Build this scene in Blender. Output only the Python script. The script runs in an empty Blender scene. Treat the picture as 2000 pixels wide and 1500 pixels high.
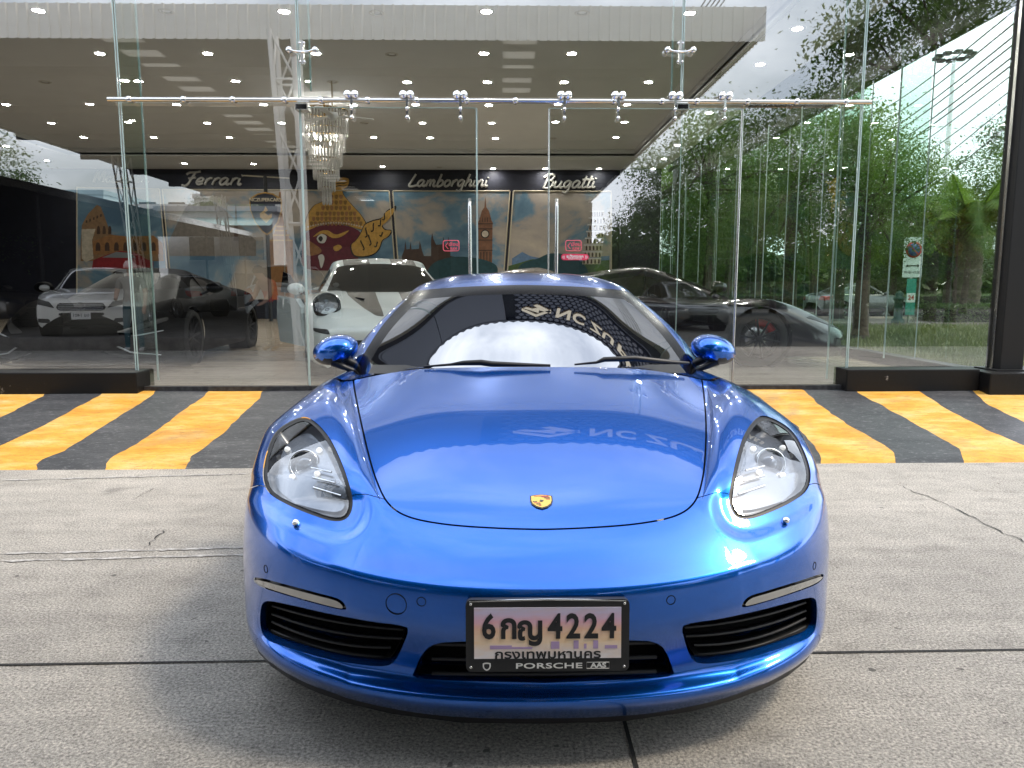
import bpy, bmesh, math, random
import numpy as np
from mathutils import Vector, Matrix
R = math.radians
scene = bpy.context.scene
col = scene.collection

# ---------------------------------------------------------------- camera
CAM_H, PITCH, YAW, FPX = 1.23, R(7.36), R(0.87), 1450.0
cam_data = bpy.data.cameras.new('camera')
cam_data.sensor_width = 36.0
cam_data.lens = 36.0 * FPX / 2000.0
cam_data.clip_start = 0.05
cam_data.clip_end = 2000
cam = bpy.data.objects.new('camera', cam_data)
col.objects.link(cam)
cam.location = (0, 0, CAM_H)
cam.rotation_euler = (math.pi / 2 - PITCH, 0, -YAW)
scene.camera = cam

# ---------------------------------------------------------------- world, sun, exposure
SUN_TO = Vector((0.55, -0.10, 0.83)).normalized()
world = bpy.data.worlds.new('World')
scene.world = world
world.use_nodes = True
_wn, _wl = world.node_tree.nodes, world.node_tree.links
_wn.clear()
_sky = _wn.new('ShaderNodeTexSky')
_sky.sky_type = 'NISHITA'
_sky.sun_disc = False
_sky.sun_elevation = math.asin(SUN_TO.z)
_sky.sun_rotation = math.atan2(SUN_TO.x, SUN_TO.y)
_sky.air_density = 1.4
_sky.dust_density = 3.0
_sky.ozone_density = 1.0
_tc = _wn.new('ShaderNodeTexCoord')
_mp = _wn.new('ShaderNodeMapping')
_mp.inputs['Scale'].default_value = (1.6, 1.6, 3.2)
_wl.new(_tc.outputs['Generated'], _mp.inputs['Vector'])
_nz = _wn.new('ShaderNodeTexNoise')
_nz.inputs['Scale'].default_value = 2.1
_nz.inputs['Detail'].default_value = 6.0
_nz.inputs['Roughness'].default_value = 0.55
_wl.new(_mp.outputs['Vector'], _nz.inputs['Vector'])
_rp = _wn.new('ShaderNodeValToRGB')
_rp.color_ramp.elements[0].position = 0.36
_rp.color_ramp.elements[0].color = (0.28, 0.28, 0.28, 1)
_rp.color_ramp.elements[1].position = 0.66
_rp.color_ramp.elements[1].color = (0.95, 0.95, 0.95, 1)
_wl.new(_nz.outputs['Fac'], _rp.inputs['Fac'])
_mx = _wn.new('ShaderNodeMix')
_mx.data_type = 'RGBA'
_mx.inputs[7].default_value = (11.5, 12.2, 13.4, 1)      # thin bright cloud
_wl.new(_rp.outputs['Color'], _mx.inputs[0])
_wl.new(_sky.outputs['Color'], _mx.inputs[6])
_bg = _wn.new('ShaderNodeBackground')
_bg.inputs['Strength'].default_value = 0.135
_wl.new(_mx.outputs[2], _bg.inputs['Color'])
_wo = _wn.new('ShaderNodeOutputWorld')
_wl.new(_bg.outputs['Background'], _wo.inputs['Surface'])

sun_data = bpy.data.lights.new('sun', 'SUN')
sun_data.energy = 1.3
sun_data.angle = R(10.0)
sun_data.color = (1.0, 0.87, 0.70)
sun = bpy.data.objects.new('sun', sun_data)
col.objects.link(sun)
sun.location = (20, -10, 30)
sun.rotation_euler = SUN_TO.to_track_quat('Z', 'Y').to_euler()

scene.view_settings.view_transform = 'Standard'
scene.view_settings.look = 'None'
scene.view_settings.exposure = 1.05
scene.view_settings.gamma = 1.0
scene.view_settings.use_curve_mapping = False
scene.render.engine = 'CYCLES'
cy = scene.cycles
cy.use_denoising = True
cy.max_bounces = 10
cy.diffuse_bounces = 3
cy.glossy_bounces = 5
cy.transmission_bounces = 6
cy.transparent_max_bounces = 24
cy.caustics_reflective = False
cy.caustics_refractive = False
cy.sample_clamp_indirect = 6.0

# ---------------------------------------------------------------- helpers
def photo_ray(px, py):
    """unit-Y direction through a point of the photograph (2000 x 1500)"""
    a, b = (px - 1000) / FPX, (750 - py) / FPX
    sp, cp, sy, cyw = math.sin(PITCH), math.cos(PITCH), math.sin(YAW), math.cos(YAW)
    d = (sy * cp + a * cyw + b * sy * sp, cyw * cp - a * sy + b * cyw * sp, -sp + b * cp)
    return d[0] / d[1], d[2] / d[1]

def at(px, py, Y):
    """the place at depth Y that the photograph shows at px, py"""
    dx, dz = photo_ray(px, py)
    return Vector((dx * Y, Y, CAM_H + dz * Y))

def at_z(px, py, z):
    dx, dz = photo_ray(px, py)
    Y = (z - CAM_H) / dz
    return Vector((dx * Y, Y, z))

def to_photo(X, Y, Z):
    sp, cp, sy, cyw = math.sin(PITCH), math.cos(PITCH), math.sin(YAW), math.cos(YAW)
    Z = Z - CAM_H
    r = X * cyw - Y * sy
    f = X * sy * cp + Y * cyw * cp - Z * sp
    u = X * sy * sp + Y * cyw * sp + Z * cp
    return 1000 + FPX * r / f, 750 - FPX * u / f

def tag(o, label=None, cat=None, group=None, kind=None):
    if label: o['label'] = label
    if cat: o['category'] = cat
    if group: o['group'] = group
    if kind: o['kind'] = kind
    return o

def empty(name, loc=(0, 0, 0), rz=0.0, label=None, cat=None, group=None):
    o = bpy.data.objects.new(name, None)
    o.empty_display_size = 0.1
    col.objects.link(o)
    o.location = loc
    o.rotation_euler = (0, 0, rz)
    return tag(o, label, cat, group)

def link(name, me, mat=None, parent=None, smooth=None):
    o = bpy.data.objects.new(name, me)
    col.objects.link(o)
    if mat is not None and len(me.materials) == 0:
        me.materials.append(mat)
    if parent is not None:
        o.parent = parent
    if smooth is not None:
        me.polygons.foreach_set('use_smooth', [smooth] * len(me.polygons))
    return o

def copy_tree(o, parent=None):
    c = o.copy()
    col.objects.link(c)
    c.parent = parent
    for ch in list(o.children):
        copy_tree(ch, c)
    return c

class MB:
    """collects shapes into one mesh"""
    def __init__(s):
        s.v, s.f, s.m, s.sm = [], [], [], []
        s.mi = 0
    def add(s, verts, faces, smooth=False):
        n = len(s.v)
        s.v += [tuple(p) for p in verts]
        s.f += [tuple(i + n for i in f) for f in faces]
        s.m += [s.mi] * len(faces)
        s.sm += [smooth] * len(faces)
        return s
    def box(s, lo, hi, M=None):
        x0, y0, z0 = lo; x1, y1, z1 = hi
        P = [(x0,y0,z0),(x1,y0,z0),(x1,y1,z0),(x0,y1,z0),(x0,y0,z1),(x1,y0,z1),(x1,y1,z1),(x0,y1,z1)]
        if M is not None: P = [M @ Vector(p) for p in P]
        return s.add(P, [(0,3,2,1),(4,5,6,7),(0,1,5,4),(1,2,6,5),(2,3,7,6),(3,0,4,7)])
    def cbox(s, c, d, M=None):
        return s.box([c[i]-d[i]/2 for i in range(3)], [c[i]+d[i]/2 for i in range(3)], M)
    def bbox(s, lo, hi, b=0.01):
        """box with its long edges bevelled"""
        bm = bmesh.new()
        bmesh.ops.create_cube(bm, size=1)
        for v in bm.verts:
            v.co = Vector([lo[i] + (v.co[i] + .5) * (hi[i] - lo[i]) for i in range(3)])
        bmesh.ops.bevel(bm, geom=bm.edges[:], offset=b, segments=2, affect='EDGES', profile=.6)
        bm.verts.index_update()
        s.add([v.co for v in bm.verts], [[v.index for v in f.verts] for f in bm.faces])
        bm.free()
        return s
    def tube(s, pts, r, n=8, caps=True, closed=False, smooth=True):
        pts = [Vector(p) for p in pts]
        rs = r if isinstance(r, (list, tuple)) else [r] * len(pts)
        V, F = [], []
        up = None
        m = len(pts)
        for i, p in enumerate(pts):
            if closed: t = (pts[(i+1) % m] - pts[i-1])
            else: t = pts[min(i+1, m-1)] - pts[max(i-1, 0)]
            t.normalize()
            if up is None:
                up = Vector((0,0,1)) if abs(t.z) < .9 else Vector((1,0,0))
            a = t.cross(up)
            if a.length < 1e-5: a = t.orthogonal()
            a.normalize()
            b = a.cross(t).normalized()
            up = b
            for k in range(n):
                an = 2 * math.pi * k / n
                V.append(p + (a * math.cos(an) + b * math.sin(an)) * rs[i])
        for i in range(m if closed else m - 1):
            j = (i + 1) % m
            for k in range(n):
                l = (k + 1) % n
                F.append((i*n+k, i*n+l, j*n+l, j*n+k))
        s.add(V, F, smooth)
        if caps and not closed:
            s.add(V[:n], [tuple(range(n))[::-1]])
            s.add(V[-n:], [tuple(range(n))])
        return s
    def lathe(s, prof, M=None, n=24, smooth=True, a0=0, a1=2*math.pi):
        """prof: (radius, height) pairs, about local z"""
        V, F = [], []
        full = abs(a1 - a0 - 2 * math.pi) < 1e-6
        k = n if full else n + 1
        for (r, h) in prof:
            for i in range(k):
                a = a0 + (a1 - a0) * i / n
                p = Vector((r * math.cos(a), r * math.sin(a), h))
                V.append(M @ p if M is not None else p)
        for j in range(len(prof) - 1):
            for i in range(n):
                l = (i + 1) % k
                F.append((j*k+i, j*k+l, (j+1)*k+l, (j+1)*k+i))
        return s.add(V, F, smooth)
    def prism(s, poly, d0, d1, M=None):
        """polygon in local xy, extruded from z=d0 to d1"""
        n = len(poly)
        P = [Vector((p[0], p[1], d0)) for p in poly] + [Vector((p[0], p[1], d1)) for p in poly]
        if M is not None: P = [M @ p for p in P]
        F = [tuple(range(n))[::-1], tuple(range(n, 2*n))]
        F += [(i, (i+1) % n, n + (i+1) % n, n + i) for i in range(n)]
        return s.add(P, F)
    def mesh(s, name, mats=()):
        me = bpy.data.meshes.new(name)
        me.from_pydata(s.v, [], s.f)
        for m in mats: me.materials.append(m)
        me.polygons.foreach_set('material_index', s.m)
        me.polygons.foreach_set('use_smooth', s.sm)
        bm = bmesh.new(); bm.from_mesh(me)
        bmesh.ops.recalc_face_normals(bm, faces=bm.faces[:])
        bm.to_mesh(me); bm.free()
        me.update()
        return me
    def build(s, name, mat, parent=None, **k):
        o = link(name, s.mesh(name, mat if isinstance(mat, (list, tuple)) else [mat]), None, parent)
        return tag(o, **k)

def axis_matrix(origin, zdir, xdir=None):
    z = Vector(zdir).normalized()
    x = Vector(xdir) if xdir is not None else z.orthogonal()
    x = (x - z * x.dot(z)).normalized()
    y = z.cross(x)
    M = Matrix((x, y, z)).transposed().to_4x4()
    M.translation = Vector(origin)
    return M

# ---- smooth surfaces: cubic B-spline sheets that can be cut along outlines
def bbasis(t):
    return np.array([(1-t)**3, 3*t**3-6*t**2+4, -3*t**3+3*t**2+3*t+1, t**3]) / 6.0
def dbasis(t):
    return np.array([-3*(1-t)**2, 9*t**2-12*t, -9*t**2+6*t+3, 3*t**2]) / 6.0
def _weights(n, sub):
    """rows of basis weights for n control points with doubled-out ends"""
    m = (n - 1) * sub + 1
    W, D = np.zeros((m, n + 2)), np.zeros((m, n + 2))
    for i in range(m):
        s, t = min(i // sub, n - 2), 0
        t = i / sub - s
        W[i, s:s+4] = bbasis(t); D[i, s:s+4] = dbasis(t)
    return W, D
def _pad(P):
    a = 2 * P[:1] - P[1:2]; b = 2 * P[-1:] - P[-2:-1]
    return np.concatenate([a, P, b], 0)
def sheet(net, su, sv, fit=1):
    """net[v][u] = point; returns positions, normals (nv,nu,3)"""
    P = np.array(net, float)
    nv, nu = P.shape[:2]
    Wv1, _ = _weights(nv, 1); Wu1, _ = _weights(nu, 1)
    Q = P.copy()
    def ev(Q, A, B):
        T = np.einsum('ij,jkl->ikl', A, _pad(Q))
        T = np.swapaxes(T, 0, 1)
        T = np.einsum('ij,jkl->ikl', B, _pad(T))
        return np.swapaxes(T, 0, 1)
    for _ in range(fit):
        Q = Q + (P - ev(Q, Wv1, Wu1))
    Wv, Dv = _weights(nv, sv); Wu, Du = _weights(nu, su)
    S = ev(Q, Wv, Wu); Sv = ev(Q, Dv, Wu); Su = ev(Q, Wv, Du)
    N = np.cross(Su, Sv)
    N /= np.maximum(np.linalg.norm(N, axis=2, keepdims=True), 1e-9)
    return S, N

class Patch:
    def __init__(s, v, n, f, uv=None):
        s.v, s.n, s.f = np.asarray(v, float), np.asarray(n, float), f
        s.uv = uv
    @staticmethod
    def grid(S, N, flip=False):
        nv, nu = S.shape[:2]
        F = []
        for j in range(nv - 1):
            for i in range(nu - 1):
                q = (j*nu+i, j*nu+i+1, (j+1)*nu+i+1, (j+1)*nu+i)
                F.append(q[::-1] if flip else q)
        n = N.reshape(-1, 3)
        uu, vv = np.meshgrid(np.linspace(0, 1, nu), np.linspace(0, 1, nv))
        return Patch(S.reshape(-1, 3), -n if flip else n, F, np.stack([uu.ravel(), vv.ravel()], 1))
    def cut(s, f):
        """split where f changes sign: (f<0 side, f>=0 side)"""
        f = np.where(np.abs(f) < 1e-9, 1e-9, f)
        V, N, U = list(s.v), list(s.n), list(s.uv)
        cache = {}
        def mid(a, b):
            k = (a, b) if a < b else (b, a)
            if k not in cache:
                t = f[k[0]] / (f[k[0]] - f[k[1]])
                V.append(V[k[0]] * (1-t) + V[k[1]] * t)
                N.append(N[k[0]] * (1-t) + N[k[1]] * t)
                U.append(U[k[0]] * (1-t) + U[k[1]] * t)
                cache[k] = len(V) - 1
            return cache[k]
        ins, outs = [], []
        neg = f < 0
        for q in s.f:
            c = sum(neg[i] for i in q)
            if c == len(q): ins.append(q)
            elif c == 0: outs.append(q)
            else:
                A, B = [], []
                for i in range(len(q)):
                    a, b = q[i], q[(i+1) % len(q)]
                    (A if neg[a] else B).append(a)
                    if neg[a] != neg[b]:
                        m = mid(a, b); A.append(m); B.append(m)
                if len(A) > 2: ins.append(tuple(A))
                if len(B) > 2: outs.append(tuple(B))
        V, N, U = np.array(V), np.array(N), np.array(U)
        return Patch(V, N, ins, U).compact(), Patch(V, N, outs, U).compact()
    def compact(s):
        used = sorted({i for q in s.f for i in q})
        mp = {o: k for k, o in enumerate(used)}
        s.f = [tuple(mp[i] for i in q) for q in s.f]
        if used:
            s.v, s.n, s.uv = s.v[used], s.n[used], s.uv[used]
        else:
            s.v, s.n, s.uv = np.zeros((0,3)), np.zeros((0,3)), np.zeros((0,2))
        return s
    def largest(s):
        par = list(range(len(s.v)))
        def find(a):
            while par[a] != a: par[a] = par[par[a]]; a = par[a]
            return a
        for q in s.f:
            r0 = find(q[0])
            for i in q[1:]: par[find(i)] = r0
        cnt = {}
        for q in s.f:
            k = find(q[0]); e1 = s.v[q[1]] - s.v[q[0]]; e2 = s.v[q[-1]] - s.v[q[0]]
            cnt[k] = cnt.get(k, 0) + abs(np.cross(e1, e2)[1])
        if len(cnt) < 2: return s
        b = max(cnt, key=cnt.get)
        return Patch(s.v, s.n, [q for q in s.f if find(q[0]) == b], s.uv).compact()
    def moved(s, d):
        return Patch(s.v + s.n * d, s.n, s.f, s.uv)
    def shifted(s, vec):
        return Patch(s.v + np.array(vec), s.n, s.f, s.uv)
    def mirror(s):
        return Patch(s.v * [-1,1,1], s.n * [-1,1,1], [q[::-1] for q in s.f], s.uv)
    def join(s, o):
        k = len(s.v)
        return Patch(np.concatenate([s.v, o.v]), np.concatenate([s.n, o.n]), s.f + [tuple(i+k for i in q) for q in o.f], np.concatenate([s.uv, o.uv]))
    def rim(s):
        """directed boundary edges"""
        E = {}
        for q in s.f:
            for i in range(len(q)):
                a, b = q[i], q[(i+1) % len(q)]
                if (b, a) in E: del E[(b, a)]
                else: E[(a, b)] = 1
        return list(E)
    def loops(s):
        nx = {}
        for a, b in s.rim(): nx.setdefault(a, []).append(b)
        out = []
        while nx:
            a = next(iter(nx)); L = [a]
            while True:
                b = nx[a].pop()
                if not nx[a]: del nx[a]
                if b == L[0] or b not in nx:
                    break
                L.append(b); a = b
            out.append(L)
        return sorted(out, key=len, reverse=True)
    def walls(s, vec=None, depth=None, shrink=0.0):
        """strip running inward from the boundary"""
        c = s.v.mean(0)
        V, F, idx = [], [], {}
        def add(i):
            if i not in idx:
                p = s.v[i]
                d = np.array(vec) if vec is not None else -s.n[i] * depth
                q = p + d
                q = q + (c + d - q) * shrink
                idx[i] = len(V); V.append(p); V.append(q)
            return idx[i]
        for a, b in s.rim():
            i, j = add(a), add(b)
            F.append((j, i, i+1, j+1))
        return V, F
    def obj(s, name, mat, parent=None, **k):
        me = bpy.data.meshes.new(name)
        me.from_pydata([tuple(p) for p in s.v], [], s.f)
        me.polygons.foreach_set('use_smooth', [True] * len(s.f))
        nn = s.n / np.maximum(np.linalg.norm(s.n, axis=1, keepdims=True), 1e-9)
        me.normals_split_custom_set_from_vertices([tuple(p) for p in nn])
        for m in (mat if isinstance(mat, (list, tuple)) else [mat]): me.materials.append(m)
        return tag(link(name, me, None, parent), **k)

def catmull(pts, n=8, closed=True):
    P = [np.array(p, float) for p in pts]
    m = len(P); out = []
    for i in range(m if closed else m - 1):
        p0 = P[i-1] if closed or i > 0 else P[0]
        p1 = P[i]; p2 = P[(i+1) % m]
        p3 = P[(i+2) % m] if closed or i + 2 < m else P[-1]
        for k in range(n):
            t = k / n
            out.append(.5*((2*p1)+(-p0+p2)*t+(2*p0-5*p1+4*p2-p3)*t*t+(-p0+3*p1-3*p2+p3)*t**3))
    if not closed: out.append(P[-1])
    return np.array(out)

def sdf(Q, poly):
    """signed distance of points Q (n,2) to a closed polygon, negative inside"""
    Q = np.asarray(Q, float); poly = np.asarray(poly, float)
    d = np.full(len(Q), 1e18); ins = np.zeros(len(Q), bool)
    n = len(poly)
    for i in range(n):
        a, b = poly[i], poly[(i+1) % n]
        e = b - a; w = Q - a
        t = np.clip((w @ e) / max(e @ e, 1e-12), 0, 1)
        r = w - t[:, None] * e
        d = np.minimum(d, (r * r).sum(1))
        c1 = (a[1] > Q[:, 1]) != (b[1] > Q[:, 1])
        with np.errstate(divide='ignore', invalid='ignore'):
            xx = (b[0]-a[0]) * (Q[:, 1]-a[1]) / (b[1]-a[1] if b[1] != a[1] else 1e-12) + a[0]
        ins ^= c1 & (Q[:, 0] < xx)
    d = np.sqrt(d)
    return np.where(ins, -d, d)

def text_mesh(s, size=1.0, depth=0.0, sx=1.0, shear=0.0, spacing=1.0, bold=0.0, align='CENTER'):
    cu = bpy.data.curves.new('lettering', 'FONT')
    cu.body = s; cu.size = size; cu.extrude = depth; cu.align_x = align; cu.align_y = 'CENTER'
    cu.shear = shear; cu.space_character = spacing; cu.offset = bold; cu.resolution_u = 3
    o = bpy.data.objects.new('lettering', cu); col.objects.link(o)
    bpy.context.view_layer.update()
    dg = bpy.context.evaluated_depsgraph_get()
    me = bpy.data.meshes.new_from_object(o.evaluated_get(dg))
    bpy.data.objects.remove(o); bpy.data.curves.remove(cu)
    me.transform(Matrix.Diagonal((sx, 1, 1, 1)))
    return me

def text_obj(name, s, M, mat, parent=None, **k):
    me = text_mesh(s, **k)
    me.transform(M)
    me.materials.clear(); me.materials.append(mat)
    return link(name, me, None, parent)
# ---------------------------------------------------------------- materials
def nodes(name):
    m = bpy.data.materials.new(name); m.use_nodes = True
    nt = m.node_tree
    return m, nt.nodes, nt.links, nt.nodes['Principled BSDF']
def pbr(name, c, rough=.5, metal=0., coat=0., spec=.5, ior=1.5, emit=None, es=1., coat_rough=.03, trans=0., alpha=1.):
    m, n, l, b = nodes(name)
    b.inputs['Base Color'].default_value = (*c, 1)
    b.inputs['Roughness'].default_value = rough
    b.inputs['Metallic'].default_value = metal
    b.inputs['Coat Weight'].default_value = coat
    b.inputs['Coat Roughness'].default_value = coat_rough
    b.inputs['Specular IOR Level'].default_value = spec
    b.inputs['IOR'].default_value = ior
    b.inputs['Transmission Weight'].default_value = trans
    b.inputs['Alpha'].default_value = alpha
    if emit:
        b.inputs['Emission Color'].default_value = (*emit, 1)
        b.inputs['Emission Strength'].default_value = es
    return m
def noise(n, l, scale, detail=4, rough=.5, coord='Object', map_scale=None, dist=0.):
    t = n.new('ShaderNodeTexNoise')
    t.inputs['Scale'].default_value = scale; t.inputs['Detail'].default_value = detail
    t.inputs['Roughness'].default_value = rough; t.inputs['Distortion'].default_value = dist
    c = n.new('ShaderNodeTexCoord')
    if map_scale:
        mp = n.new('ShaderNodeMapping'); mp.inputs['Scale'].default_value = map_scale
        l.new(c.outputs[coord], mp.inputs['Vector']); l.new(mp.outputs['Vector'], t.inputs['Vector'])
    else:
        l.new(c.outputs[coord], t.inputs['Vector'])
    return t.outputs['Fac']
def ramp(n, l, fac, stops):
    r = n.new('ShaderNodeValToRGB'); e = r.color_ramp.elements
    while len(e) < len(stops): e.new(.5)
    for k, (p, c) in enumerate(stops):
        e[k].position = p
        e[k].color = (c, c, c, 1) if not isinstance(c, (tuple, list)) else (*c, 1)
    l.new(fac, r.inputs['Fac'])
    return r.outputs['Color']
def mixc(n, l, fac, a, b, blend='MIX'):
    m = n.new('ShaderNodeMix'); m.data_type = 'RGBA'; m.blend_type = blend
    for i, v in ((0, fac), (6, a), (7, b)):
        if isinstance(v, (int, float)): m.inputs[i].default_value = v
        elif isinstance(v, (tuple, list)): m.inputs[i].default_value = (*v, 1)
        else: l.new(v, m.inputs[i])
    return m.outputs[2]
def bump(n, l, b, h, strength=.3, dist=.01):
    u = n.new('ShaderNodeBump'); u.inputs['Strength'].default_value = strength; u.inputs['Distance'].default_value = dist
    l.new(h, u.inputs['Height']); l.new(u.outputs['Normal'], b.inputs['Normal'])
def mottled(name, stops, scale, rough=.7, detail=5, bumps=0., bscale=None, map_scale=None, spec=.4, metal=0.):
    m, n, l, b = nodes(name)
    f = noise(n, l, scale, detail, .6, map_scale=map_scale)
    l.new(ramp(n, l, f, stops), b.inputs['Base Color'])
    b.inputs['Roughness'].default_value = rough; b.inputs['Specular IOR Level'].default_value = spec
    b.inputs['Metallic'].default_value = metal
    if bumps: bump(n, l, b, noise(n, l, bscale or scale * 3, 4, .6), bumps)
    return m
def pane(name, tint, ior=1.9, rough=0.0, gtint=(1, 1, 1)):
    """thin sheet of glass: clear with a Fresnel mirror"""
    m = bpy.data.materials.new(name); m.use_nodes = True
    n, l = m.node_tree.nodes, m.node_tree.links
    n.clear()
    o = n.new('ShaderNodeOutputMaterial'); mx = n.new('ShaderNodeMixShader')
    t = n.new('ShaderNodeBsdfTransparent'); g = n.new('ShaderNodeBsdfGlossy'); fr = n.new('ShaderNodeFresnel')
    ge = n.new('ShaderNodeNewGeometry'); rf = n.new('ShaderNodeMath'); rf.operation = 'MULTIPLY_ADD'
    t.inputs['Color'].default_value = (*tint, 1); g.inputs['Roughness'].default_value = rough
    g.inputs['Color'].default_value = (*gtint, 1)
    # same Fresnel from both faces of the sheet
    rf.inputs[1].default_value = 1.0 / ior - ior; rf.inputs[2].default_value = ior
    l.new(ge.outputs['Backfacing'], rf.inputs[0]); l.new(rf.outputs[0], fr.inputs['IOR'])
    fr.inputs['IOR'].default_value = ior
    l.new(rf.outputs[0], fr.inputs['IOR'])
    l.new(fr.outputs[0], mx.inputs[0]); l.new(t.outputs[0], mx.inputs[1]); l.new(g.outputs[0], mx.inputs[2])
    l.new(mx.outputs[0], o.inputs['Surface'])
    return m

def paint(name, c, flake=0.0, rough=.32, metal=.85, coat=1.0):
    m, n, l, b = nodes(name)
    b.inputs['Base Color'].default_value = (*c, 1)
    b.inputs['Metallic'].default_value = metal; b.inputs['Roughness'].default_value = rough
    b.inputs['Coat Weight'].default_value = coat; b.inputs['Coat Roughness'].default_value = .012
    b.inputs['Coat IOR'].default_value = 1.55
    if flake:
        f = noise(n, l, 1400, 2, .6)
        v = ramp(n, l, f, [(.35, tuple(x * (1 - flake) for x in c)), (.7, tuple(min(1, x * (1 + flake)) for x in c))])
        l.new(v, b.inputs['Base Color'])
    return m

M = {}
M['blue'] = paint('sapphire blue metallic paint', (.000, .120, .57), .28, .25, .76, .95)
M['white_paint'] = paint('white paint', (.74, .80, .79), 0, .4, 0.)
M['cream_paint'] = paint('off white paint', (.78, .77, .72), 0, .4, 0.)
M['black_paint'] = paint('black violet paint', (.012, .008, .016), 0, .3, .3)
M['grey_paint'] = paint('grey metallic paint', (.13, .135, .14), 0, .35, .7)
M['bronze_paint'] = paint('bronze grey paint', (.09, .075, .06), 0, .35, .6)
M['dark_paint'] = paint('near black paint', (.010, .011, .013), 0, .3, .3)
M['silver_paint'] = paint('silver paint', (.55, .57, .6), 0, .35, .7)
M['stripe_dark'] = paint('charcoal stripe film', (.018, .017, .018), 0, .35, .2)
M['black_gloss'] = pbr('black gloss', (.006, .006, .007), .08, spec=.5)
M['black_plastic'] = pbr('black plastic', (.012, .012, .013), .45)
M['black_matt'] = pbr('matt black', (.004, .004, .004), .8, spec=.2)
M['rubber'] = pbr('tyre rubber', (.014, .014, .014), .75, spec=.3)
M['chrome'] = pbr('chrome', (.82, .83, .85), .07, 1.)
M['steel'] = pbr('brushed stainless steel', (.62, .62, .6), .22, 1.)
M['dark_metal'] = pbr('dark wheel metal', (.02, .02, .022), .3, .8)
M['alloy'] = pbr('alloy wheel', (.5, .5, .51), .25, .9)
M['red_caliper'] = pbr('red caliper paint', (.55, .02, .02), .35, coat=.5)
M['car_glass'] = pbr('tinted car glass', (.003, .004, .006), .015, spec=1.0, ior=1.75)
M['windscreen'] = pbr('dark tinted windscreen', (.004, .005, .008), .012, spec=1.0, ior=2.5)
M['lens'] = pane('clear lamp lens', (.93, .95, .97), 1.9, .0)
M['lamp_grey'] = pbr('lamp housing', (.26, .28, .31), .22, .7)
M['lamp_dark'] = pbr('lamp housing dark', (.02, .021, .024), .3, .2)
M['lamp_lit'] = pbr('daytime running light', (.8, .85, .9), .3, emit=(1, .97, .9), es=.35)
M['drl'] = pbr('front marker lens', (.42, .42, .41), .12, .6, coat=1.)
M['tail_red'] = pbr('tail lamp', (.35, .01, .012), .1, coat=1.)
M['lamp_glass'] = pbr('projector glass', (.10, .12, .15), .03, .5, spec=1., ior=1.8)
M['matt_car'] = pbr('satin black wrap', (.0015,.0015,.002), .6, spec=.03)
M['dull_glass'] = pbr('dull black glass', (.002,.002,.003), .35, spec=.12)
# ---------------------------------------------------------------- ground, ramp, kerbs
GY = 7.0            # plane of the front glass
FZ = 0.31           # showroom floor
CZ = 4.70           # ceiling
SX = 4.77           # right-hand glass wall
BACK = 22.6

def concrete_mat():
    m, n, l, b = nodes('worn concrete')
    big = noise(n, l, .55, 5, .6)
    mid = noise(n, l, 7, 6, .65)
    fine = noise(n, l, 105, 5, .78)
    strk = noise(n, l, 3.2, 6, .7, map_scale=(.35, 2.4, 1))
    c = ramp(n, l, big, [(.3, (.37,.358,.338)), (.5, (.475,.458,.428)), (.72, (.575,.55,.51))])
    c = mixc(n, l, .55, c, ramp(n, l, mid, [(.28, (.62,.61,.59)), (.5, (1,.99,.97)), (.75, (1.15,1.14,1.1))]), 'MULTIPLY')
    c = mixc(n, l, .8, c, ramp(n, l, fine, [(.34, (.10,.095,.09)), (.44, (.62,.61,.60)), (.54, (1.1,1.09,1.07)), (.66, (1.9,1.86,1.8))]), 'MULTIPLY')  # speckle: dirty pits plus grain relief shading put into the colour
    c = mixc(n, l, .35, c, ramp(n, l, strk, [(.4, (.7,.7,.7)), (.62, (1.1,1.1,1.1))]), 'MULTIPLY')
    sp_ = ramp(n, l, noise(n, l, 1.9, 3, .5, dist=.6), [(.66, 0.), (.74, .5)])
    c = mixc(n, l, sp_, c, (.12, .115, .11))
    dr = ramp(n, l, noise(n, l, 17, 2, .4), [(.735, 0.), (.76, .7)])
    c = mixc(n, l, dr, c, (.06, .058, .055))
    l.new(c, b.inputs['Base Color'])
    b.inputs['Roughness'].default_value = .85; b.inputs['Specular IOR Level'].default_value = .3
    bump(n, l, b, fine, 1.0, .012)
    return m
M['concrete'] = concrete_mat()
M['joint'] = pbr('joint filler', (.02, .02, .02), .9)
M['chalk'] = mottled('worn white line', [(.40, (.26,.25,.24)), (.6, (.5,.49,.47))], 30, .9)

ground = MB().add([(-300,-300,0),(300,-300,0),(300,300,0),(-300,300,0)], [(0,1,2,3)]).build('ground', M['concrete'], kind='structure')
def strip(pts, w, z, name, mat, parent, wob=0):
    V, F = [], []
    rnd = random.Random(4)
    for i, p in enumerate(pts):
        a = Vector(pts[max(i-1, 0)]); c = Vector(pts[min(i+1, len(pts)-1)])
        t = (c - a).normalized(); nn = Vector((-t.y, t.x))
        ww = w * (1 + wob * rnd.uniform(-1, 1))
        q = Vector(p)
        V += [(*(q + nn * ww / 2), z), (*(q - nn * ww / 2), z)]
    for i in range(len(pts) - 1): F.append((2*i, 2*i+1, 2*i+3, 2*i+2))
    return MB().add(V, F).build(name, mat, parent)
a, b = at_z(0, 1300, 0), at_z(2000, 1270, 0)
d = (b - a).normalized()
strip([tuple((a + d * t).xy) for t in np.linspace(-12, 14, 60)], .011, .004, 'expansion_joint', M['joint'], ground, .35)
strip([(.352 + .004 * math.sin(t * 3), t) for t in np.linspace(-9, 2.36, 40)], .010, .004, 'expansion_joint', M['joint'], ground, .3)
strip([(-3.35, t) for t in np.linspace(2.36, 4.95, 20)], .004, .004, 'expansion_joint', M['joint'], ground, .4)
rnd = random.Random(11)
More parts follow.
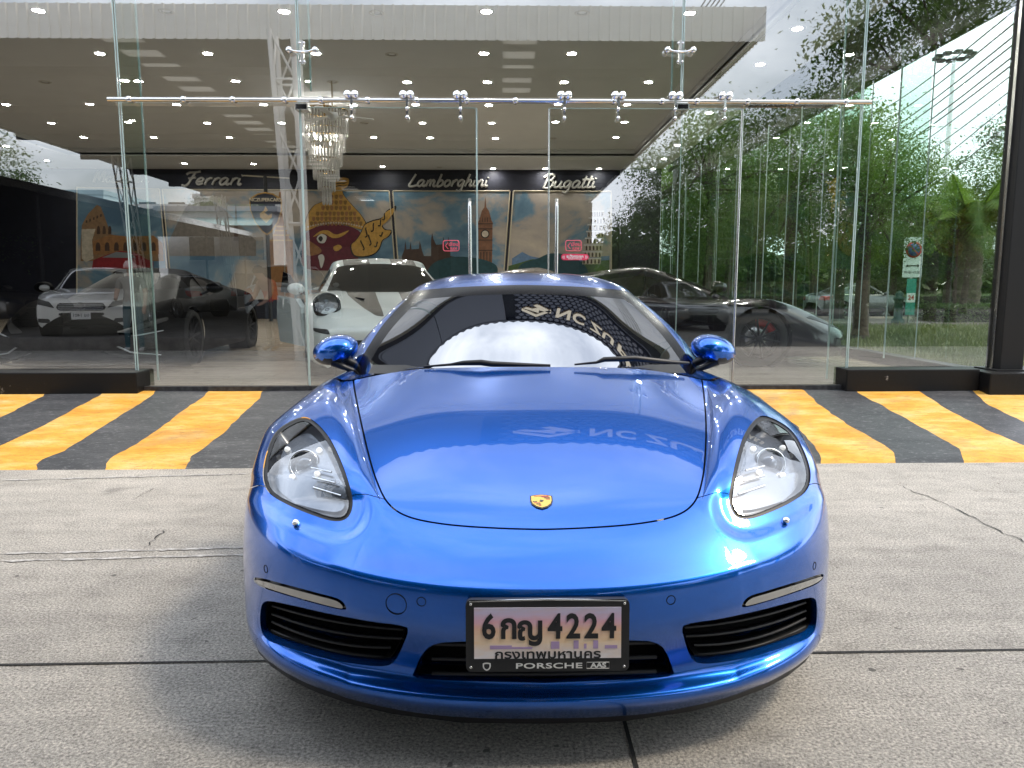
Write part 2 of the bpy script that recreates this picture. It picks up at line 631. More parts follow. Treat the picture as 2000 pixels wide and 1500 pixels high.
def crack(pix, w, name='crack'):
    P = [at_z(x, y, 0).xy for x, y in pix]
    out = []
    for i in range(len(P) - 1):
        for k in range(6):
            q = P[i].lerp(P[i+1], k / 6) + Vector((rnd.uniform(-1, 1), rnd.uniform(-1, 1))) * .012
            out.append(tuple(q))
    out.append(tuple(P[-1]))
    strip(out, w, .004, name, M['joint'], ground, .7)
crack([(1755,948),(1790,963),(1850,985),(1900,1012),(1950,1038),(2030,1070)], .006)
crack([(1795,985),(1825,998)], .003)
crack([(262,978),(300,955)], .004); crack([(285,1070),(310,1048),(322,1036)], .006); crack([(270,968),(290,960)], .003)
for yy in (1090, 1076, 932):
    p, q = at_z(-40, yy + 8, 0), at_z(505, yy - 6, 0)
    rr = random.Random(yy)
    P = [p.lerp(q, t) for t in np.linspace(0, 1, 50)]
    strip([tuple(v.xy + Vector((0, rr.uniform(-.006, .006)))) for v in P], .016, .004, 'worn_line', M['chalk'], ground, .9)

# painted ramp up to the doors, cut into its black and yellow bands
def ramp_z(Y):
    return float(np.interp(Y, [5.03, 5.10, 5.2, 5.35, 6.86, 6.90, 7.4], [-.01, .022, .045, .066, .27, .272, .272]))
ys = np.concatenate([np.linspace(5.03, 5.35, 9), np.linspace(5.42, 6.97, 22)])
xs = np.linspace(-16, 9, 260)
skew = lambda x, Y: Y + (.0185 * x) * max(0, min(1, (6.8 - Y) / 1.7))
S = np.array([[[x, skew(x, Y), ramp_z(Y)] for x in xs] for Y in ys])
N = np.zeros_like(S); N[..., 1] = -.13; N[..., 2] = .99
rp = Patch.grid(S, N)
rp.v[:, 2] += .0035 * np.sin(rp.v[:, 0] * 3.1) * np.sin(rp.v[:, 1] * 4.7)
def yellow_mat():
    m, n, l, b = nodes('worn yellow road paint')
    c = ramp(n, l, noise(n, l, 3.0, 6, .65, map_scale=(.6, 1.6, 1)), [(.3, (.58,.255,.02)), (.46, (.66,.335,.04)), (.58, (.70,.42,.11)), (.72, (.72,.52,.24))])
    sp = ramp(n, l, noise(n, l, 22, 6, .78, map_scale=(.45, 1.6, 1)), [(.30, (.30,.25,.2)), (.42, (.85,.83,.8)), (.55, (1,1,1)), (.72, (1.12,1.15,1.3))])
    c = mixc(n, l, .9, c, sp, 'MULTIPLY')
    c = mixc(n, l, ramp(n, l, noise(n, l, 2.3, 5, .6, dist=.5), [(.55, 0.), (.72, .42)]), c, (.20, .155, .11))      # grime
    c = mixc(n, l, ramp(n, l, noise(n, l, 70, 4, .75), [(.60, 0.), (.68, .85)]), c, (.13, .11, .09))                  # chips
    l.new(c, b.inputs['Base Color']); b.inputs['Roughness'].default_value = .65
    bump(n, l, b, noise(n, l, 60, 4, .7), .45, .005)
    return m
def blackp_mat():
    m, n, l, b = nodes('worn black road paint')
    c = ramp(n, l, noise(n, l, 5, 6, .7, map_scale=(.5, 1.7, 1)), [(.35, (.022,.024,.028)), (.58, (.045,.047,.052)), (.75, (.11,.11,.11))])
    c = mixc(n, l, ramp(n, l, noise(n, l, 38, 5, .75, map_scale=(.5, 1.6, 1)), [(.55, 0.), (.70, .8)]), c, (.24, .24, .24))
    l.new(c, b.inputs['Base Color']); b.inputs['Roughness'].default_value = .5
    bump(n, l, b, noise(n, l, 60, 4, .7), .4, .004)
    return m
M['yellow'] = yellow_mat(); M['blackp'] = blackp_mat()
def on_ramp(px, py):
    dx, dz = photo_ray(px, py)
    lo, hi = 4.6, 7.6
    for _ in range(40):
        Y = .5 * (lo + hi); z = CAM_H + dz * Y
        if z > ramp_z(Y - .0185 * dx * Y * max(0, min(1, (6.8 - Y) / 1.7))): lo = Y
        else: hi = Y
    return (dx * Y, Y)
bands = [
 [(-420,760),(92,763),(84,774),(40,796),(0,816),(-120,870),(-260,925),(-460,925),(-330,870)],
 [(200,769),(312,758),(300,770),(250,802),(190,840),(125,880),(76,900),(62,930),(-90,930),(-60,900),(0,870),(70,840),(140,800)],
 [(416,758),(521,756),(506,778),(470,812),(430,850),(376,890),(352,930),(200,930),(209,901),(258,872),(310,838),(360,800),(398,776)],
 [(632,756),(735,756),(700,800),(640,860),(570,890),(540,930),(484,930),(500,900),(560,850),(600,800)],
 [(870,756),(980,756),(960,930),(820,930)], [(1150,756),(1260,756),(1330,930),(1180,930)],
 [(1440,754),(1551,754),(1600,790),(1660,832),(1715,862),(1745,882),(1764,925),(1612,925),(1600,882),(1560,836),(1500,790)],
 [(1654,754),(1768,754),(1850,800),(1930,840),(2000,870),(2060,893),(2080,925),(1898,925),(1872,874),(1800,834),(1740,802),(1680,770)],
 [(1866,750),(1988,756),(2060,788),(2200,850),(2290,880),(2320,925),(2190,925),(2120,880),(2000,824),(1930,790)],
 [(2090,750),(2230,756),(2400,830),(2560,880),(2600,925),(2440,925),(2300,850)]]
ramp_o = None
rest = rp; yel = []
for k, bd in enumerate(bands):
    P = catmull([on_ramp(x, y) for x, y in bd], 1)
    rr = random.Random(k)
    P2 = []
    for i in range(len(P)):
        a, c = P[i], P[(i+1) % len(P)]
        for t in np.linspace(0, 1, 10)[:-1]:
            P2.append(a + (c - a) * t + np.array([rr.uniform(-1, 1), rr.uniform(-1, 1)]) * .011)
    y_, rest = rest.cut(sdf(rest.v[:, :2], P2))
    yel.append(y_)
ramp_o = rest.obj('ramp', M['blackp'], kind='structure')
for y_ in yel:
    if len(y_.f): y_.obj('yellow_band', M['yellow'], ramp_o)

# showroom slab and floor
def floor_mat():
    m, n, l, b = nodes('tan wood-look floor tiles')
    tc = n.new('ShaderNodeTexCoord')
    br = n.new('ShaderNodeTexBrick'); br.inputs['Scale'].default_value = 1.0
    br.inputs['Brick Width'].default_value = 1.2; br.inputs['Row Height'].default_value = .2
    br.inputs['Mortar Size'].default_value = .004; br.offset = .37
    br.inputs['Color1'].default_value = (.32, .27, .21, 1); br.inputs['Color2'].default_value = (.38, .325, .26, 1)
    br.inputs['Mortar'].default_value = (.22, .165, .115, 1)
    l.new(tc.outputs['Object'], br.inputs['Vector'])
    c = mixc(n, l, .5, br.outputs['Color'], ramp(n, l, noise(n, l, 6, 5, .6, map_scale=(.4, 5, 1)), [(.3, (.75,.75,.75)), (.7, (1.15,1.15,1.15))]), 'MULTIPLY')
    l.new(c, b.inputs['Base Color']); b.inputs['Roughness'].default_value = .22
    b.inputs['Specular IOR Level'].default_value = .5
    return m
M['floor'] = floor_mat()
M['slab'] = mottled('dark painted slab', [(.4, (.02,.02,.022)), (.7, (.06,.06,.06))], 20, .6)
MB().box((-15.5, GY - .03, -.02), (SX + .1, BACK + .2, FZ - .012)).build('floor_slab', M['slab'], kind='structure')
MB().add([(-15.4, GY + .012, FZ), (SX - .05, GY + .012, FZ), (SX - .05, BACK, FZ), (-15.4, BACK, FZ)], [(0,1,2,3)]).build('floor', M['floor'], kind='structure')
MB().box((-3.6, GY - .05, .22), (3.25, GY + .012, FZ + .004)).build('threshold', M['slab'], kind='structure')
def kerb_mat():
    m, n, l, b = nodes('chipped black kerb paint')
    ch = ramp(n, l, noise(n, l, 9, 6, .72), [(.655, 0.), (.675, 1.)])
    low = ramp(n, l, noise(n, l, 2.2, 2, .5), [(.5, 0.), (.62, 1.)])
    mm = n.new('ShaderNodeMath'); mm.operation = 'MULTIPLY'; l.new(ch, mm.inputs[0]); l.new(low, mm.inputs[1])
    l.new(mixc(n, l, mm.outputs[0], (.006, .006, .0065), (.42, .41, .40)), b.inputs['Base Color'])
    b.inputs['Roughness'].default_value = .45; b.inputs['Specular IOR Level'].default_value = .3
    bump(n, l, b, noise(n, l, 30, 4, .6), .25, .006)
    return m
M['kerb'] = kerb_mat()
kl = at(271, 750, 6.86).x; kr = at(1649, 750, 6.9).x; kc = at(1915, 740, 6.85).x
MB().bbox((-15.5, 6.82, .10), (kl, 7.10, .462), .012).build('kerb', M['kerb'], label='black chipped kerb under the glass left of the doors', cat='kerb', group='black kerbs under the glass')
MB().bbox((kr, 6.86, .10), (kc, 7.10, .475), .012).build('kerb', M['kerb'], label='black chipped kerb under the glass right of the doors', cat='kerb', group='black kerbs under the glass')
MB().bbox((kc + .004, 6.72, -.02), (kc + 1.5, 7.35, .455), .012).build('kerb', M['kerb'], label='black plinth block under the corner steel column', cat='kerb', group='black kerbs under the glass')

M['yard'] = mottled('darkened yard ground', [(.3, (.045,.045,.046)), (.7, (.08,.08,.078))], 12, .9)
MB().add([(-60,-70,.006),(60,-70,.006),(60,-1.6,.006),(-60,-1.6,.006)], [(0,1,2,3)]).build('dark_yard_sheet', M['yard'], kind='structure')  # dark ground added behind the camera to dim reflections in the glass

MB().bbox((-30, -25, -.05), (-4.85, -.8, .25), .02).build('raised_yard_slab', mottled('old slab concrete', [(.3, (.13,.12,.11)), (.7, (.24,.22,.20))], 5, .9, bumps=.4), kind='structure')
# ---------------------------------------------------------------- showroom shell and glass
M['glass'] = pane('showroom glass', (.93, .955, .935), 3.0)
M['glass_side'] = pane('green tinted side glass', (.74, .86, .78), 1.55)
M['glass_edge'] = pbr('polished glass edge', (.42, .54, .52), .12, spec=.8, emit=None)
M['ceil'] = mottled('ceiling paint', [(.3, (.70,.715,.73)), (.7, (.74,.755,.77))], 2, .8)
M['navy'] = mottled('navy black wall paint', [(.3, (.008,.009,.016)), (.7, (.014,.016,.028))], 3, .6)
M['dark_steel'] = pbr('dark painted steel', (.012, .012, .0125), .5, spec=.3)

M['ceil_dark'] = M['ceil']
# ceiling with its shallow tray
tx0, tx1, ty0, ty1 = -11.3, 3.54, 8.1, 20.2
cb = MB()
cb.box((-15.5, GY, CZ), (SX, ty0, CZ + .05)); cb.box((-15.5, ty1, CZ), (SX, BACK + .1, CZ + .05))
cb.box((-15.5, ty0, CZ), (tx0, ty1, CZ + .05)); cb.box((tx1, ty0, CZ), (SX, ty1, CZ + .05))
cb.box((tx0 - .25, ty0 - .25, CZ + .17), (tx1 + .25, ty1 + .25, CZ + .22))
for (x0, y0, x1, y1) in ((tx0 - .02, ty0, tx0, ty1), (tx1, ty0, tx1 + .02, ty1), (tx0, ty1, tx1, ty1 + .02), (tx0, ty0 - .02, tx1, ty0)):
    cb.box((x0, y0, CZ + .002), (x1, y1, CZ + .168))
ceil_o = cb.build('ceiling', M['ceil'], kind='structure')
cm = MB()   # stepped moulding round the tray
for k, (off, zz) in enumerate(((.0, CZ - .035), (.10, CZ - .018))):
    a0, a1, b0, b1 = tx0 - off, tx1 + off, ty0 - off, ty1 + off
    w = .05
    cm.box((a0 - w, b1, zz), (a1 + w, b1 + w, CZ - .002)); cm.box((a0 - w, b0 - w, zz), (a1 + w, b0, CZ - .002))
    cm.box((a0 - w, b0 + .002, zz), (a0, b1 - .002, CZ - .002)); cm.box((a1, b0 + .002, zz), (a1 + w, b1 - .002, CZ - .002))
cm.build('cove_moulding', M['ceil'], ceil_o)

# back and left walls
back = MB().box((-15.6, BACK, FZ - .3), (SX, BACK + .2, CZ + .2)).build('back_wall', M['navy'], kind='structure')
MB().box((-15.8, GY, FZ - .3), (-15.5, BACK, CZ + .2)).build('side_wall', M['navy'], kind='structure')
MB().box((3.55, BACK - .35, FZ), (SX - .06, BACK - .01, CZ - .01)).build('corner_pier', M['navy'], kind='structure')
# roof over everything, with the dark header above the right-hand glass
roof = MB()
roof.box((-16.5, 7.02, CZ + .34), (SX + 2.2, BACK + 1, CZ + .5))
roof.build('showroom_roof', M['dark_steel'], kind='structure')
MB().box((SX - .05, GY - .02, 3.86), (SX + .08, BACK, 4.02)).build('header_beam', M['dark_steel'], kind='structure')
MB().box((SX + .35, GY - .3, 4.2), (SX + .5, BACK, CZ + .33)).build('eaves_board', M['dark_steel'], kind='structure')
tr = empty('roof_truss', (SX + .2, GY, 4.0), 0, 'dark steel roof truss above the right-hand glass wall', 'truss')
L = BACK - GY
for zz in (.06, .66):
    MB().box((-.04, .1, zz - .035), (.04, L - .2, zz + .035)).build('chord', M['dark_steel'], tr)
k = 0
for yy in np.arange(.2, L - 1.3, 1.3):
    MB().tube([(0, yy, .08), (0, yy + .65, .64)], .022, 6).build('web', M['dark_steel'], tr)
    MB().tube([(0, yy + .65, .64), (0, yy + 1.3, .08)], .022, 6).build('web', M['dark_steel'], tr)
# corner steel column
c0 = at(1962, 700, 6.98).x
cc = MB().bbox((c0 - .09, 6.9, .455), (c0 + .13, 7.12, 4.72), .008).build('steel_column', M['dark_steel'], label='black square steel column at the right-hand glass corner', cat='column')
MB().box((c0 - .16, 6.84, .445), (c0 + .2, 7.18, .468)).build('base_plate', M['dark_steel'], cc)
MB().box((c0 - .105, 6.99, .47), (c0 - .092, 7.03, 4.7)).build('glazing_channel', M['steel'], cc)

# front glazing -----------------------------------------------------------
def sheet_glass(name, x0, x1, z0, z1, Y, parent=None, mat=None, edge=True, **k):
    o = MB().add([(x0, Y, z0), (x1, Y, z0), (x1, Y, z1), (x0, Y, z1)], [(0,1,2,3)]).build(name, mat or M['glass'], parent, **k)
    return o
def edge_strip(x, z0, z1, Y, parent, w=.009, d=.009):
    MB().box((x - w / 2, Y - d / 2, z0), (x + w / 2, Y + d / 2, z1)).build('glass_edge', M['glass_edge'], parent)
X = lambda px, py=400: at(px, py, GY).x
XA, XB, XC, XD = X(247), X(593), X(1325), X(1672)
gf = empty('glass_front', (0, 0, 0), 0, 'tall frameless glass front of the showroom with braced fixed panes', 'glass wall')
sw = empty('side_glass_wall', (0, 0, 0), 0, 'green tinted glass wall with fins along the right side of the showroom', 'glass wall')
rail_z = at(1000, 197, 6.93).z
def pane_thing(x0, x1, z0, z1, label, Y=GY):
    o = sheet_glass('glass_pane', x0, x1, z0, z1, Y, gf)
    for x in (x0, x1): edge_strip(x, z0, z1, Y, o)
    return o
pane_thing(-5.6, XA - .01, .463, CZ, 'large fixed glass pane on the left kerb, next to the doors')
pane_thing(-12.0, -5.62, .463, CZ, 'large fixed glass pane at the far left on the kerb')
pane_thing(XA + .01, XB - .008, FZ + .01, CZ, 'fixed glass pane reaching the floor left of the sliding doors')
pane_thing(XB + .008, XC - .008, rail_z + .05, CZ, 'wide glass transom above the sliding doors')
pane_thing(XC + .008, XD - .008, FZ + .01, CZ, 'fixed glass pane reaching the floor right of the sliding doors')
pane_thing(XD + .008, c0 - .10, .476, CZ, 'fixed glass pane between the doors and the black corner column')
# stiffening fins stand square to the front, inside
for (x, z0, lab) in ((XA, FZ + .01, 'left outer'), (XB, rail_z + .2, 'left inner'), (XC, rail_z + .2, 'right inner'), (XD, FZ + .01, 'right outer')):
    f = MB().add([(x, GY + .02, z0), (x, GY + .42, z0), (x, GY + .42, CZ), (x, GY + .02, CZ)], [(0,1,2,3)]).build('glass_fin', M['glass_side'], gf)
    MB().box((x - .008, GY + .415, z0), (x + .008, GY + .427, CZ)).build('glass_edge', M['glass_edge'], f)
# sliding doors
def door(x0, x1, hx, Y, lab):
    z1 = rail_z - .055
    o = sheet_glass('sliding_door', x0, x1, FZ + .012, z1, Y, label=lab, cat='door', group='sliding glass doors')
    for x in (x0, x1): edge_strip(x, FZ + .012, z1, Y, o, .014)
    MB().box((x0 + .008, Y - .005, z1 - .004), (x1 - .008, Y + .005, z1 + .004)).build('glass_edge', M['glass_edge'], o)
    for dy in (-.06,):
        zb, zt = 1.05, at(1000, 383, Y - .06).z
        MB().tube([(hx, Y - .004, zt - .06), (hx, Y + dy * .7, zt - .03), (hx, Y + dy, zt - .09), (hx, Y + dy, zb), (hx, Y + dy * .7, zb - .05), (hx, Y - .004, zb - .02)], .016, 12).build('handle', M['steel'], o)
    return o
dl = door(XB + .01, X(932), X(918), GY - .035, 'left sliding glass door with its tubular steel handle')
dr_ = door(X(1071), X(1441), X(1086), GY - .035, 'right sliding glass door with its tubular steel handle')
MB().tube([(X(1441), GY - .035, FZ + .012), (X(1441), GY - .035, rail_z - .06)], .011, 8).build('edge_profile', M['steel'], dr_)
MB().tube([(X(1071), GY - .035, FZ + .012), (X(1071), GY - .035, rail_z - .06)], .008, 8).build('edge_profile', M['steel'], dr_)
# stickers on the doors
pink = pbr('pink sticker', (.75, .05, .12), .4); pinkl = pbr('pink line print', (.80, .12, .18), .4); wht = pbr('sticker white', (.8, .8, .8), .4)
up = Matrix.Rotation(R(90), 4, 'X')
def frame_sticker(px, py, parent):
    c = at(px, py, GY - .04)
    Mx = Matrix.Translation(c) @ up
    w, h, r = .145, .095, .02
    P = []
    for (sx, sy, a0) in ((1,1,0),(-1,1,90),(-1,-1,180),(1,-1,270)):
        for k in range(5):
            a = R(a0 + 22.5 * k); P.append(Mx @ Vector((sx*(w/2-r)+r*math.cos(a), sy*(h/2-r)+r*math.sin(a), 0)))
    o = MB().tube(P, .004, 4, closed=True).build('door_sticker', pinkl, parent)
    MB().add([Mx @ Vector(p) for p in ((-.055,0,.002),(-.03,.03,.002),(-.022,.03,.002),(-.047,0,.002),(-.022,-.03,.002),(-.03,-.03,.002))], [(0,1,2,3),(0,3,4,5)]).build('sticker_arrow', pinkl, o)
    text_obj('sticker_lettering', 'เลื่อน', Mx @ Matrix.Translation((.022, .012, .002)), pinkl, o, size=.045, bold=.001)
    text_obj('sticker_lettering', 'SLIDE', Mx @ Matrix.Translation((.022, -.026, .002)), pinkl, o, size=.026, bold=.001)
frame_sticker(881, 480, dl); frame_sticker(1120, 480, dr_)
c = at(1123, 502, GY - .042); Mx = Matrix.Translation(c) @ up
P = []
for (sx, a0) in ((1, -90), (-1, 90)):
    for k in range(9): P.append((sx * .10 + .028 * math.cos(R(a0 + 22.5 * k)), .028 * math.sin(R(a0 + 22.5 * k))))
st = MB().prism(P, 0, .001, Mx).build('door_sticker', pink, dr_)
text_obj('sticker_lettering', 'ระวังกระจก', Mx @ Matrix.Translation((0, .004, .002)), wht, st, size=.036, bold=.001)
text_obj('sticker_lettering', 'BEWARE OF THE GLASS', Mx @ Matrix.Translation((0, -.017, .002)), wht, st, size=.012, bold=.0004)
text_obj('sticker_lettering', '«', Mx @ Matrix.Translation((-.105, .004, .002)), wht, st, size=.06); text_obj('sticker_lettering', '»', Mx @ Matrix.Translation((.105, .004, .002)), wht, st, size=.06)
# rail, stand-offs, rollers
rl = empty('door_rail', (0, 6.93, rail_z), 0, 'long stainless steel rail carrying the sliding glass doors', 'rail')
MB().tube([(XA - .07, 0, 0), (XD + .05, 0, 0)], .021, 14).build('rail_tube', M['steel'], rl)
for px in (260, 365, 460, 560, 630, 720, 815, 912, 1006, 1197, 1290, 1357, 1455, 1550, 1645):
    MB().lathe([(.0005, -.028), (.018, -.026), (.028, -.018), (.028, .01), (.014, .015), (.014, .08)], Matrix.Translation((X(px, 197), 0, 0)) @ Matrix.Rotation(R(-90), 4, 'X'), 16).build('standoff', M['chrome'], rl)
for px in (690, 797, 900, 1101, 1205, 1315, 1411):
    x = X(px, 197)
    h = empty('roller_hanger', (x, 6.93, rail_z), 0, None, None)
    h.parent = rl; h.location = (x, -.02, 0)
    for dx in (-.032, .032):
        MB().lathe([(.0005, -.03), (.012, -.03), (.016, -.022), (.030, -.022), (.034, -.014), (.034, .012), (.0005, .012)], Matrix.Translation((dx, 0, .045)) @ Matrix.Rotation(R(-90), 4, 'X'), 20).build('roller', M['chrome'], h)
    MB().box((-.010, -.004, -.125), (.010, .004, .03)).build('strap', M['steel'], h)
    for dz in (-.075, -.150):
        MB().lathe([(.0005, -.016), (.012, -.015), (.018, -.008), (.018, .012), (.0005, .013)], Matrix.Translation((0, 0, dz)) @ Matrix.Rotation(R(-90), 4, 'X'), 14).build('stud', M['chrome'], h)
for i, px in enumerate((593, 1326)):
    x = X(px, 103); z = at(px, 103, GY - .04).z
    side = 'left' if i == 0 else 'right'
    sp = empty('spider_fitting', (x, GY - .05, z), 0, f'{side} stainless spider fitting joining the panes above the door rail', 'glass fitting')
    MB().box((-.012, -.01, -.10), (.012, .03, .10)).build('plate', M['steel'], sp)
    for s in (-1, 1):
        MB().tube([(0, -.01, 0), (s * .06, -.015, .004), (s * .11, -.012, .02)], [.012, .010, .012], 8).build('arm', M['chrome'], sp)
        MB().lathe([(.0005, -.012), (.022, -.010), (.028, 0), (.028, .02), (.012, .04)], Matrix.Translation((s * .115, -.012, .02)) @ Matrix.Rotation(R(-90), 4, 'X'), 16).build('disc', M['chrome'], sp)
        for dz in (-.08, .08):
            MB().lathe([(.0005, -.012), (.010, -.010), (.010, .02)], Matrix.Translation((s * .02, -.005, dz)) @ Matrix.Rotation(R(-90), 4, 'X'), 10).build('bolt', M['chrome'], sp)
    x = X(px + 2, 209); z = at(px, 209, 6.9).z
    pt = empty('patch_fitting', (x, 6.9, z), 0, f'{side} black-faced patch fitting under the door rail', 'glass fitting')
    MB().box((-.055, -.02, -.026), (.055, .09, .026)).build('patch_body', M['steel'], pt)
    MB().box((-.046, -.024, -.019), (.046, -.02, .019)).build('patch_face', M['black_gloss'], pt)
# right-hand glass wall with fins
side_o = []
n = 11
ysn = np.linspace(GY + .08, BACK - .4, n + 1)
names = 'nearest,second,third,fourth,fifth,sixth,seventh,eighth,ninth,tenth,farthest'.split(',')
for k in range(n):
    o = MB().add([(SX, ysn[k] + .006, FZ + .12), (SX, ysn[k+1] - .006, FZ + .12), (SX, ysn[k+1] - .006, 3.86), (SX, ysn[k] + .006, 3.86)], [(0,1,2,3)]).build('glass_pane', M['glass_side'], sw)
    MB().box((SX - .005, ysn[k+1] - .005, FZ + .12), (SX + .005, ysn[k+1] + .005, 3.86)).build('glass_edge', M['glass_edge'], o)
    if k < n - 1:
        f = MB().add([(SX - .02, ysn[k+1], FZ + .12), (SX - .36, ysn[k+1], FZ + .12), (SX - .36, ysn[k+1], 3.86), (SX - .02, ysn[k+1], 3.86)], [(0,1,2,3)]).build('glass_fin', M['glass_side'], sw)
        MB().box((SX - .366, ysn[k+1] - .009, FZ + .12), (SX - .354, ysn[k+1] + .009, 3.86)).build('glass_edge', M['glass_edge'], f)
MB().bbox((SX - .09, GY + .12, FZ - .2), (SX + .09, BACK - .3, FZ + .118), .01).build('side_sill', M['kerb'], kind='structure')

# fascia above the glass, with the honeycomb sign that the car reflects
M['fascia'] = pbr('dark blue-grey cladding', (.020, .024, .036), .3, .2)
FY, FB, FT = 6.86, 4.34, 5.56
fa = empty('sign_fascia', (0, FY, FB), 0, 'dark panelled fascia with gold dealer sign above the glass front', 'fascia')
x = -14.5
while x < 7.0:
    if not (.05 < x + .8 < 6.9):
        MB().bbox((x + .006, -.02, .006), (x + 1.594, .06, FT - FB - .05), .006).build('cladding_panel', M['fascia'], fa)
    x += 1.6
MB().box((-14.5, .065, 0), (7.0, .10, FT - FB - .02)).build('backing', M['black_matt'], fa)
MB().box((-14.5, -.02, -.02), (7.0, GY - FY + .02, 0.0)).build('soffit', M['fascia'], fa)
wv = MB()     # wavy sheet edge along the top
V, F = [], []
nx = 430
for i in range(nx + 1):
    xx = -14.5 + 21.5 * i / nx
    z = FT - FB + .028 * math.sin(xx * 2 * math.pi / .19)
    V += [(xx, -.03, FT - FB - .06), (xx, -.03, z), (xx, .5, z), (xx, .5, z - .02)]
for i in range(nx):
    for m in range(3): F.append((4*i+m, 4*i+m+1, 4*i+5+m, 4*i+4+m))
wv.add(V, F).build('roof_sheet_edge', M['fascia'], fa)
hx = MB()
hr = .075
j = 0
zz = .12
while zz < FT - FB - .1:
    xx = .15 + (hr * .88 if j % 2 else 0)
    while xx < 6.8:
        c = Vector((xx, -.02, zz))
        ring = [c + Vector((hr * .93 * math.sin(R(60 * k)), 0, hr * .93 * math.cos(R(60 * k)))) for k in range(6)]
        top = [c + Vector((hr * .72 * math.sin(R(60 * k)), -.028, hr * .72 * math.cos(R(60 * k)))) for k in range(6)]
        hx.add(ring + top, [tuple(range(6, 12))] + [(k, (k+1) % 6, 6 + (k+1) % 6, 6 + k) for k in range(6)])
        xx += hr * 1.76
    zz += hr * 1.52; j += 1
hx.build('honeycomb_cladding', pbr('honeycomb cladding', (.03, .034, .05), .35, .3), fa, kind='stuff')
M['sign_gold'] = pbr('pale gold sign letters', (.72, .62, .45), .4, .3)
def fm(x, z): return Matrix.Translation((x, -.06, z)) @ up
for k, (ch, xx) in enumerate(zip('NC ZUPERCARS', [1.05, 1.40, 1.6, 1.84] + [1.84 + .33 * k for k in range(1, 9)])):
    if ch != ' ': text_obj('sign_letter', ch, fm(xx, .72), M['sign_gold'], fa, size=.42, sx=1.05, depth=.02, bold=.012)
lg = [(-.33,.0),(0,.25),(.33,0),(.33,-.10),(0,.14),(-.33,-.10)]
MB().prism(lg, -.02, .02, fm(.50, .74) @ Matrix.Diagonal((.85,.85,1,1))).build('sign_logo', M['sign_gold'], fa)
MB().prism([(-.30,-.10),(.06,.08),(.06,-.04),(.34,.05),(.34,-.03),(0,-.29),(-.08,-.23),(.02,-.14),(-.10,-.10),(-.22,-.16)], -.02, .02, fm(.50, .74) @ Matrix.Diagonal((.85,.85,1,1))).build('sign_logo', M['sign_gold'], fa)

# downlights ---------------------------------------------------------------
M['lamp_on'] = pbr('lit downlight', (1, 1, 1), .5, emit=(1.0, .97, .91), es=165.0)
M['lamp_off'] = pbr('unlit downlight', (.30, .28, .25), .4)
M['trim'] = pbr('downlight trim', (.6, .58, .54), .3, .4)
lit = [(75,20),(555,22),(950,22),(1347,25),(195,104),(405,104),(617,104),(945,104),(1117,104),(270,158),(460,158),(795,160),(952,160),(1102,160),(1267,160),
 (12,204),(175,203),(345,204),(515,204),(690,205),(812,204),(955,205),(1090,203),(1225,204),(100,240),(250,238),(405,240),(550,240),(825,240),(960,240),(1085,238),(1220,238),
 (163,268),(300,268),(448,268),(730,268),(840,269),(968,270),(1203,268),(965,295),(1073,295),(1185,295),(747,325),(963,329),(1065,329),(1170,329),(1275,329),(12,285),(92,313),(360,319),(495,320),
 (1558,55),(1485,125),(1385,220),(1323,283),(1297,310),(243,157)]
off = [(325,22),(735,25),(1137,25),(765,106),(88,160),(650,160),(712,240),(845,293),(858,326),(1080,270),(1360,252)]
def lamp_mesh(on):
    mb = MB(); mb.mi = 0
    mb.lathe([(.075, -.010), (.098, -.010), (.104, -.002)], None, 20)
    mb.lathe([(.075, -.010), (.070, .0)], None, 20); mb.mi = 1
    mb.lathe([(.070, -.002), (.04, -.006 if on else .004), (.0005, -.008 if on else .006)], None, 20)
    return mb.mesh('downlight', [M['trim'], M['lamp_on'] if on else M['lamp_off']])
me_on, me_off = lamp_mesh(True), lamp_mesh(False)
ORD = 'first second third fourth fifth sixth seventh eighth ninth tenth eleventh twelfth thirteenth fourteenth'.split()
lamps = []
for (px, py), on in [(p, True) for p in lit] + [(p, False) for p in off]:
    p = at_z(px, py, CZ)
    inside = tx0 + .15 < p.x < tx1 - .15 and ty0 + .15 < p.y < ty1 - .15
    z = CZ + (.168 if inside else -.002)
    if inside: p = at_z(px, py, z)
    lamps.append([p.x, p.y, z, on, 'edge' if p.x > tx1 - .2 else None])
edge = sorted([q for q in lamps if q[4]], key=lambda q: q[1])
rest_ = sorted([q for q in lamps if not q[4]], key=lambda q: q[1])
rows_, cur = [], []
for q in rest_:
    if cur and q[1] - cur[0][1] > .75: rows_.append(cur); cur = []
    cur.append(q)
rows_.append(cur)
def put(q, lab):
    o = bpy.data.objects.new('downlight', me_on if q[3] else me_off); col.objects.link(o)
    o.location = q[:3]
    tag(o, lab, 'downlight', 'round ceiling downlights')
for k, q in enumerate(edge): put(q, f'{"lit" if q[3] else "unlit"} round downlight, {ORD[k]} from the front along the right ceiling border')
for j, rw_ in enumerate(rows_):
    for k, q in enumerate(sorted(rw_)): put(q, f'{"lit" if q[3] else "unlit"} round downlight, {ORD[k]} from the left in the {ORD[j]} ceiling row from the front')
